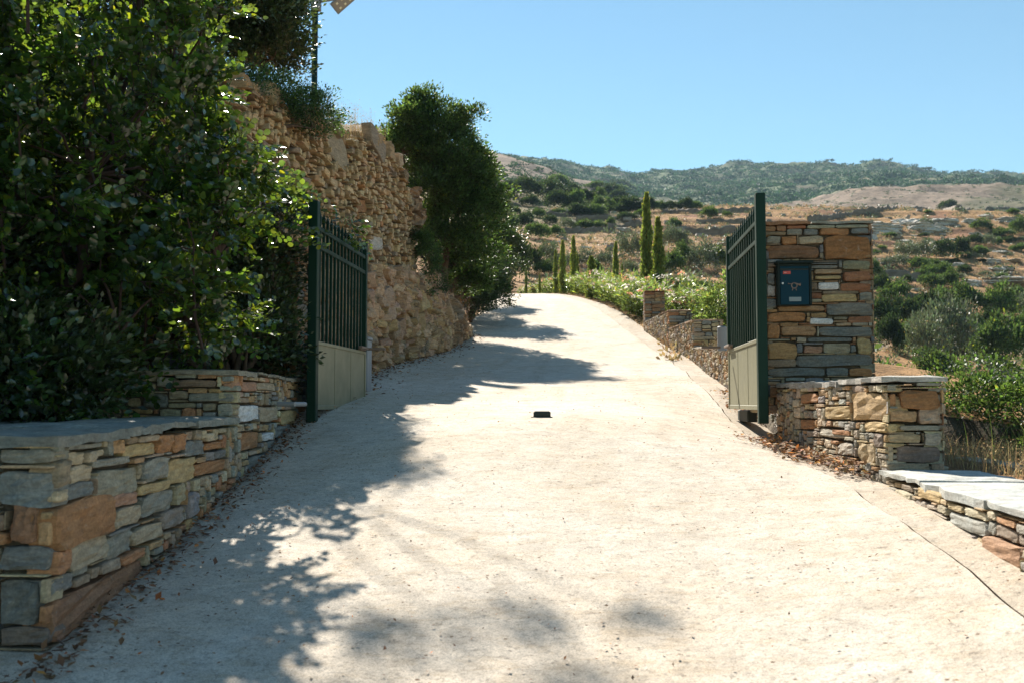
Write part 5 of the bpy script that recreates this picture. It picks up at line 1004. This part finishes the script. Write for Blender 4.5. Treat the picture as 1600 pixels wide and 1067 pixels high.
# ---- shaded evergreens above and behind it
def cloud_tree(name, label, cat, base, lobes, nclump, per, cs, leaf, mat, seed, kind='quad', tr_r=.16, limbs=None, parts=('trunk', 'crown'), bark=M_BARK, yellow=.02, var=.3, up=.3, flat=.75, shell=(.55, 1.05), sprig=0, bough=None):
    rs = np.random.default_rng(seed); lobes0 = list(lobes)
    for i in range(sprig):
        c, r = lobes0[rs.integers(len(lobes0))]; d = rvec(rs, 1)[0]; d[2] = abs(d[2]) * .9; q = rs.uniform(.14, .30); lobes = list(lobes) + [(tuple(np.array(c) + np.array(r) * d * rs.uniform(.9, 1.15)), (q, q, q * 1.1))]
    t = empty(name, base, label, cat); big = lobes; V, Fc, C = clumps(rs, lobes, nclump, per, cs, leaf, kind, up, var, yellow, shell, flat)
    if bough: v2, f2, c2 = clumps(rs, bough[0], bough[1], bough[2], bough[3], leaf * .9, kind, up, var, yellow, shell, flat); Fc = np.concatenate([Fc, f2 + len(V)]); V = np.concatenate([V, v2]); C = np.concatenate([C, c2]); lobes0 = lobes0 + list(bough[0])
    mesh_obj(parts[1], V, Fc, mat, t, colors=C); m = MB(); b = Vector(base); lobes = lobes0
    for (c, r) in lobes: bg_ = .32 if bough and c[2] > 6.9 else 1; p = branchy(m, b + Vector(rs.normal(0, tr_r * .3, 3)), c, tr_r * .8 * bg_, tr_r * .14 * bg_, rs, .02, 5)
    for (c, r) in lobes:
        for k in range(7): d = rvec(rs, 1)[0]; d[2] = abs(d[2]) * .8; branchy(m, c, np.array(c) + np.array(r) * d * .85, tr_r * .13, tr_r * .04, rs, .03, 3)
    m.build(parts[0], bark, t, smooth=True); return t
zb = Tz(-6.8, 15.2)
cloud_tree('holm_oak', 'deep green evergreen oak crowning the bank above the carob, top left', 'tree', (-6.8, 15.2, zb - .2),
           [((-5.05, 14.4, 5.85), (.78, .9, .75)), ((-4.9, 14.6, 5.3), (.62, .7, .55)), ((-6.0, 14.9, 5.9), (1.25, 1.1, 1.15)), ((-7.4, 14.5, 6.3), (1.4, 1.1, 1.4)), ((-8.8, 14.2, 6.3), (1.5, 1.1, 1.6)), ((-7.0, 14.4, 5.0), (1.2, .9, .9))], 1700, 75, .24, .072, M_OAK, 510, 'oval', shell=(.35, 1.05), tr_r=.11, sprig=20, bough=([((-4.95, 12.7, 6.95), (.38, .35, .12)), ((-4.35, 12.9, 7.1), (.35, .3, .10)), ((-3.8, 12.6, 7.2), (.32, .3, .10)), ((-3.4, 13.0, 7.1), (.2, .2, .08)), ((-4.6, 12.1, 6.95), (.28, .25, .08)), ((-3.95, 13.2, 7.2), (.25, .2, .08))], 62, 24, .13))
cloud_tree('lentisk_bush', 'dark trailing bush spilling over the top of the tall rubble wall', 'shrub', (-4.1, 12.0, 3.5), [((-4.15, 11.9, 3.75), (.6, .9, .42)), ((-3.75, 12.7, 3.85), (.42, .75, .33)), ((-4.7, 11.2, 3.8), (.6, .7, .5)), ((-3.62, 12.4, 3.55), (.22, .4, .30))], 260, 70, .15, .035, M_LENT, 511, 'oval', tr_r=.05)
# dark ivy-like cover in the shade behind the carob
cloud_tree('shade_shrub', 'black-green shrub filling the shade between the carob and the left gate leaf', 'shrub', (-3.2, 8.5, 0.0), [((-3.0, 8.45, .55), (.45, .5, .6)), ((-3.1, 8.8, .95), (.42, .25, .5)), ((-2.98, 8.85, .35), (.3, .2, .45)), ((-3.5, 8.75, 1.3), (.5, .3, .6)), ((-3.15, 8.75, 1.3), (.5, .5, .5)), ((-3.6, 8.4, 1.0), (.6, .7, .8)), ((-2.95, 9.0, 1.75), (.4, .35, .35)), ((-4.4, 8.3, 1.6), (.8, .7, 1.4)), ((-4.3, 7.2, .5), (.7, .8, .9)), ((-3.6, 5.6, .15), (.8, .8, .6)), ((-4.5, 6.0, .9), (.8, .8, 1.2)), ((-5.6, 7.0, 2.0), (1.0, .8, 2.0)), ((-4.4, 4.9, .3), (.8, .6, .8))], 1250, 62, .19, .055, M_OAK, 513, 'oval', tr_r=.05)
# ---- tree standing over the drive beyond the rubble wall
cloud_tree('mastic_tree', 'tall dark evergreen tree overhanging the left edge of the drive', 'tree', (-3.55, 22.6, 1.9),
           [((-3.55, 21.9, 6.0), (.95, .9, .75)), ((-3.1, 21.8, 5.2), (.95, 1.0, .9)), ((-4.25, 21.6, 5.6), (.65, .7, .55)), ((-2.85, 22.2, 4.2), (.95, 1.1, .95)), ((-3.5, 21.6, 4.5), (.8, .8, .9)), ((-2.72, 22.6, 3.3), (.72, .9, .8)), ((-3.2, 21.8, 3.5), (.6, .7, .7)), ((-2.8, 22, 4.95), (.65, .8, .7)), ((-3.75, 21.9, 6.65), (.3, .3, .22)), ((-2.9, 22.8, 2.7), (.45, .5, .45))], 1350, 80, .25, .072, M_LENT, 520, 'oval', tr_r=.12, yellow=.04, shell=(.55, 1.05), var=.45, sprig=46)
cloud_tree('evergreen_bush', 'dark green bush drooping over the drive just beyond the tall evergreen tree', 'shrub', (-3.3, 26.5, 2.2), [((-3.1, 26.3, 3.0), (.9, 1.0, .9)), ((-2.95, 27.6, 4.2), (1.0, 1.0, 1.3)), ((-3.0, 25.3, 2.5), (.5, .6, .6)), ((-3.6, 29.5, 3.9), (.8, 1.2, 1.0)), ((-3.4, 33.0, 4.5), (.7, 1.4, 1.0))], 800, 80, .25, .075, M_OAK, 521, 'oval', tr_r=.07)
cloud_tree('caper_bush', 'bright green bush hanging from the rock at the end of the rubble wall', 'shrub', (-3.2, 17.9, 2.8), [((-3.02, 17.6, 2.65), (.28, .3, .32)), ((-2.88, 17.7, 2.3), (.24, .3, .3)), ((-3.1, 17.6, 2.95), (.22, .25, .2)), ((-2.78, 17.8, 2.05), (.17, .22, .2))], 110, 60, .11, .038, M_LENT, 522, 'oval', tr_r=.02, up=-.4)
# ---- right-hand shrubs
cloud_tree('carob_shrub', 'light green leafy shrub seen beside the far end of the right gate leaf', 'shrub', (2.9, 21, .9), [((2.75, 20.8, 1.9), (.5, .5, .55)), ((2.55, 20.6, 1.35), (.4, .4, .5)), ((3.0, 21.2, 2.3), (.4, .4, .4)), ((3.3, 20.8, 1.7), (.6, .6, .6)), ((4.0, 21.0, 1.5), (.6, .6, .6))], 260, 40, .16, .07, M_OLEA, 530, 'oval', tr_r=.03)
zb = Tz(3.9, 9.0)
cloud_tree('lentisk_shrub', 'glossy dark green shrub behind the slate-topped wall at the right edge', 'shrub', (3.9, 9.2, zb), [((3.45, 9.2, .0), (.45, .4, .42)), ((3.9, 8.7, -.05), (.5, .4, .42)), ((4.3, 8.2, -.15), (.5, .4, .4)), ((3.2, 9.4, -.25), (.3, .3, .4)), ((3.55, 9.0, -.15), (.5, .45, .38)), ((4.1, 9.1, -.05), (.55, .5, .35)), ((3.35, 9.6, -.1), (.35, .4, .36)), ((4.5, 8.8, -.25), (.5, .5, .4)), ((3.9, 8.4, -.45), (.55, .35, .35)), ((4.9, 9.0, -.1), (.6, .6, .5)), ((5.6, 9.2, -.1), (.7, .6, .5)), ((4.4, 7.6, -.6), (.4, .35, .35)), ((4.0, 7.3, -.75), (.35, .35, .3))], 520, 60, .13, .038, M_LENT, 531, 'oval', tr_r=.02)
# ================================================================ GRASSES, LITTER
def grass(name, label, n, place, h, seed, mat=M_STRAW, lean=.35, heads=0):
    rs = np.random.default_rng(seed); P = np.array([place(rs) for _ in range(n)]); k = 4; V = []; Fc = []; C = []; hh = h * rs.uniform(.4, 1.15, n); ang = rs.uniform(0, 2 * PI, n); ln = rs.uniform(0, lean, n); wdt = .0022 * (1 + 0 * hh) * rs.uniform(.7, 1.6, n)
    t = np.linspace(0, 1, k); cx = P[:, None, 0] + np.cos(ang)[:, None] * ln[:, None] * (t ** 2) * hh[:, None]; cy = P[:, None, 1] + np.sin(ang)[:, None] * ln[:, None] * (t ** 2) * hh[:, None]; cz = P[:, None, 2] + hh[:, None] * t * (1 - .3 * ln[:, None] * t)
    sa = rs.uniform(0, PI, n); wx = np.cos(sa)[:, None] * wdt[:, None] * (1 - .8 * t); wy = np.sin(sa)[:, None] * wdt[:, None] * (1 - .8 * t)
    A = np.stack([cx - wx, cy - wy, cz], -1); B = np.stack([cx + wx, cy + wy, cz], -1); V = np.stack([A, B], 2).reshape(-1, 3); b = (np.arange(n) * k * 2)[:, None]; i = (np.arange(k - 1) * 2)[None, :]; Fc = np.stack([b + i, b + i + 1, b + i + 3, b + i + 2], -1).reshape(-1, 4)
    C = np.repeat(leaf_cols(rs, n, .2, 0), k * 2, 0)
    if heads:
        m = n * heads; ci = np.repeat(np.arange(n), heads); tt = rs.uniform(.45, 1, m); q = np.stack([cx[ci, -1] * tt + cx[ci, 0] * (1 - tt), cy[ci, -1] * tt + cy[ci, 0] * (1 - tt), P[ci, 2] + (cz[ci, -1] - P[ci, 2]) * tt], 1) + rs.normal(0, .018, (m, 3))
        v2, f2, c2 = leaf_geo(q, rvec(rs, m), rvec(rs, m), rs.uniform(.012, .024, m), 'quad', leaf_cols(rs, m, .2, 0)); Fc = np.concatenate([Fc, f2 + len(V)]); V = np.concatenate([V, v2]); C = np.concatenate([C, c2])
    return tag(mesh_obj(name, V, Fc, mat, colors=C), label, kind='stuff')
def on_top(rs):
    Y = rs.choice([12.9, 13.3, 13.8, 14.3, 14.9, 15.4, 16.0]) + rs.normal(0, .13); s = (Y - 8.8); x = -4.33 + 1.08 * s / 8.7 - rs.uniform(0, .4); return (x, Y, float(htop(np.array([s * Lh / 8.7]))[0]) - .05)
grass('dry_grass', 'tall dry grass with seed heads along the top of the rubble wall', 330, on_top, .62, 601, heads=9)
grass('dry_grass', 'short straw grass along the top of the rubble wall', 900, on_top, .28, 602, heads=2)
def pl(x0, x1, y0, y1, f=None):
    def g(rs): x = rs.uniform(x0, x1); y = rs.uniform(y0, y1); return (x, y, Tz(x, y) - .01)
    return g
grass('dry_grass', 'straw grass behind the slate-topped wall', 2600, pl(2.5, 3.7, 4.2, 8.6), .22, 603, lean=.9, heads=1)
grass('green_grass', 'green stalks among the straw behind the slate-topped wall', 500, pl(3.0, 4.6, 5.5, 8.6), .42, 604, M_OLEA, lean=.7)
grass('dry_grass', 'straw grass on the verge above the stepped walls', 3500, lambda rs: (lambda Y: (lambda x: (x, Y, Tz(x, Y)))(float(Rx(Y)) + rs.uniform(.15, 2.2)))(rs.uniform(14, 26)), .45, 605, lean=.5, heads=2)
grass('dry_grass', 'straw grass under the oleanders', 2500, lambda rs: (lambda Y: (lambda x: (x, Y, Tz(x, Y)))(float(Rx(Y)) + rs.uniform(.0, .6)))(rs.uniform(25, 50)), .16, 606, lean=.7)
def oc(rs):
    Y = rs.uniform(19.2, 24); return (float(Lx(Y)) - rs.uniform(.0, .6), Y, zg(-3, Y) + rs.uniform(.0, 1.2) )
grass('dry_brush', 'dead twigs and grass on the reddish end of the outcrop', 1100, oc, .5, 607, M_DRYLEAF, lean=1.6)
def oc2(rs):
    Y = rs.uniform(12.6, 17.2); return (-3.45 - rs.uniform(0, .25) + rs.normal(0, .04), Y, float(np.interp(Y, [12, 13.5, 17], [1.5, 2.0, 2.3])) + rs.uniform(-.1, .15))
grass('dry_brush', 'dead brown brush on the ledge between the rubble wall and the bedrock', 1300, oc2, .34, 608, M_DRYLEAF, lean=1.5)
def litter(name, label, n, place, size, seed, mat=M_DRYLEAF, kind='oval'):
    rs = np.random.default_rng(seed); P = np.array([place(rs) for _ in range(n)]); d = rvec(rs, n); d[:, 2] *= .3; nn = rvec(rs, n) * .5 + np.array([0, 0, 1]); V, Fc, C = leaf_geo(P, d, nn, size * rs.uniform(.5, 1.3, n), kind, leaf_cols(rs, n, .4, .15)); return tag(mesh_obj(name, V, Fc, mat, colors=C), label, kind='stuff')
def left_foot(rs):
    Y = rs.uniform(3.4, 9.6); x = np.interp(Y, [3.7, 6.5, 9], [-2.10, -2.41, -2.74]) + abs(rs.normal(0, .11)) + .0; return (x, Y, zg(x, Y) + rs.uniform(.004, .035))
litter('fallen_leaves', 'brown fallen leaves and twigs along the foot of the left wall', 1150, left_foot, .042, 701)
def right_foot(rs):
    Y = 6.75 + 2.2 * rs.random() ** .8; x = np.interp(Y, [6.7, 9], [1.90, 1.56]) - abs(rs.normal(0, .13)); return (x, Y, zg(x, Y) + rs.uniform(.004, .09 if x > 1.55 else .03))
litter('fallen_leaves', 'dry leaves heaped at the foot of the wall below the mailbox', 900, right_foot, .05, 702, M_LITTER)
litter('fallen_leaves', 'dry leaves caught at the edge of the drive beyond the gate', 500, lambda rs: (lambda Y: (lambda x: (x, Y, zg(x, Y) + rs.uniform(.004, .03)))(float(Rx(Y)) + .1 - abs(rs.normal(0, .12))))(rs.uniform(10.5, 13.4)), .055, 703, M_LITTER)
litter('leaf_debris', 'bits of leaf and bark scattered over the drive', 2600, lambda rs: (lambda Y: (lambda x: (x, Y, zg(x, Y) + .012))(float(Lx(Y)) + (float(Rx(Y)) - float(Lx(Y))) * rs.random() ** 1.5))(2.5 + 14 * rs.random() ** 1.3), .018, 704)
litter('leaf_debris', 'dry leaves at the foot of the outcrop', 900, lambda rs: (lambda Y: (lambda x: (x, Y, zg(x, Y) + rs.uniform(.004, .03)))(float(Lx(Y)) + abs(rs.normal(0, .22))))(rs.uniform(10, 24)), .06, 705)
# ================================================================ HAZE
hz = MB(); hz.box((-1400, -60, -12), (3500, 1900, 540)); hm = bpy.data.materials.new('haze_air'); hm.use_nodes = True; nt = hm.node_tree
nt.nodes.remove(nt.nodes['Principled BSDF']); pv = nt.nodes.new('ShaderNodeVolumePrincipled'); pv.inputs['Density'].default_value = .00013; pv.inputs['Color'].default_value = (.55, .78, 1, 1); pv.inputs['Anisotropy'].default_value = 0
nt.links.new(pv.outputs[0], nt.nodes['Material Output'].inputs['Volume']); tag(hz.build('haze', hm), 'thin summer haze', kind='stuff')
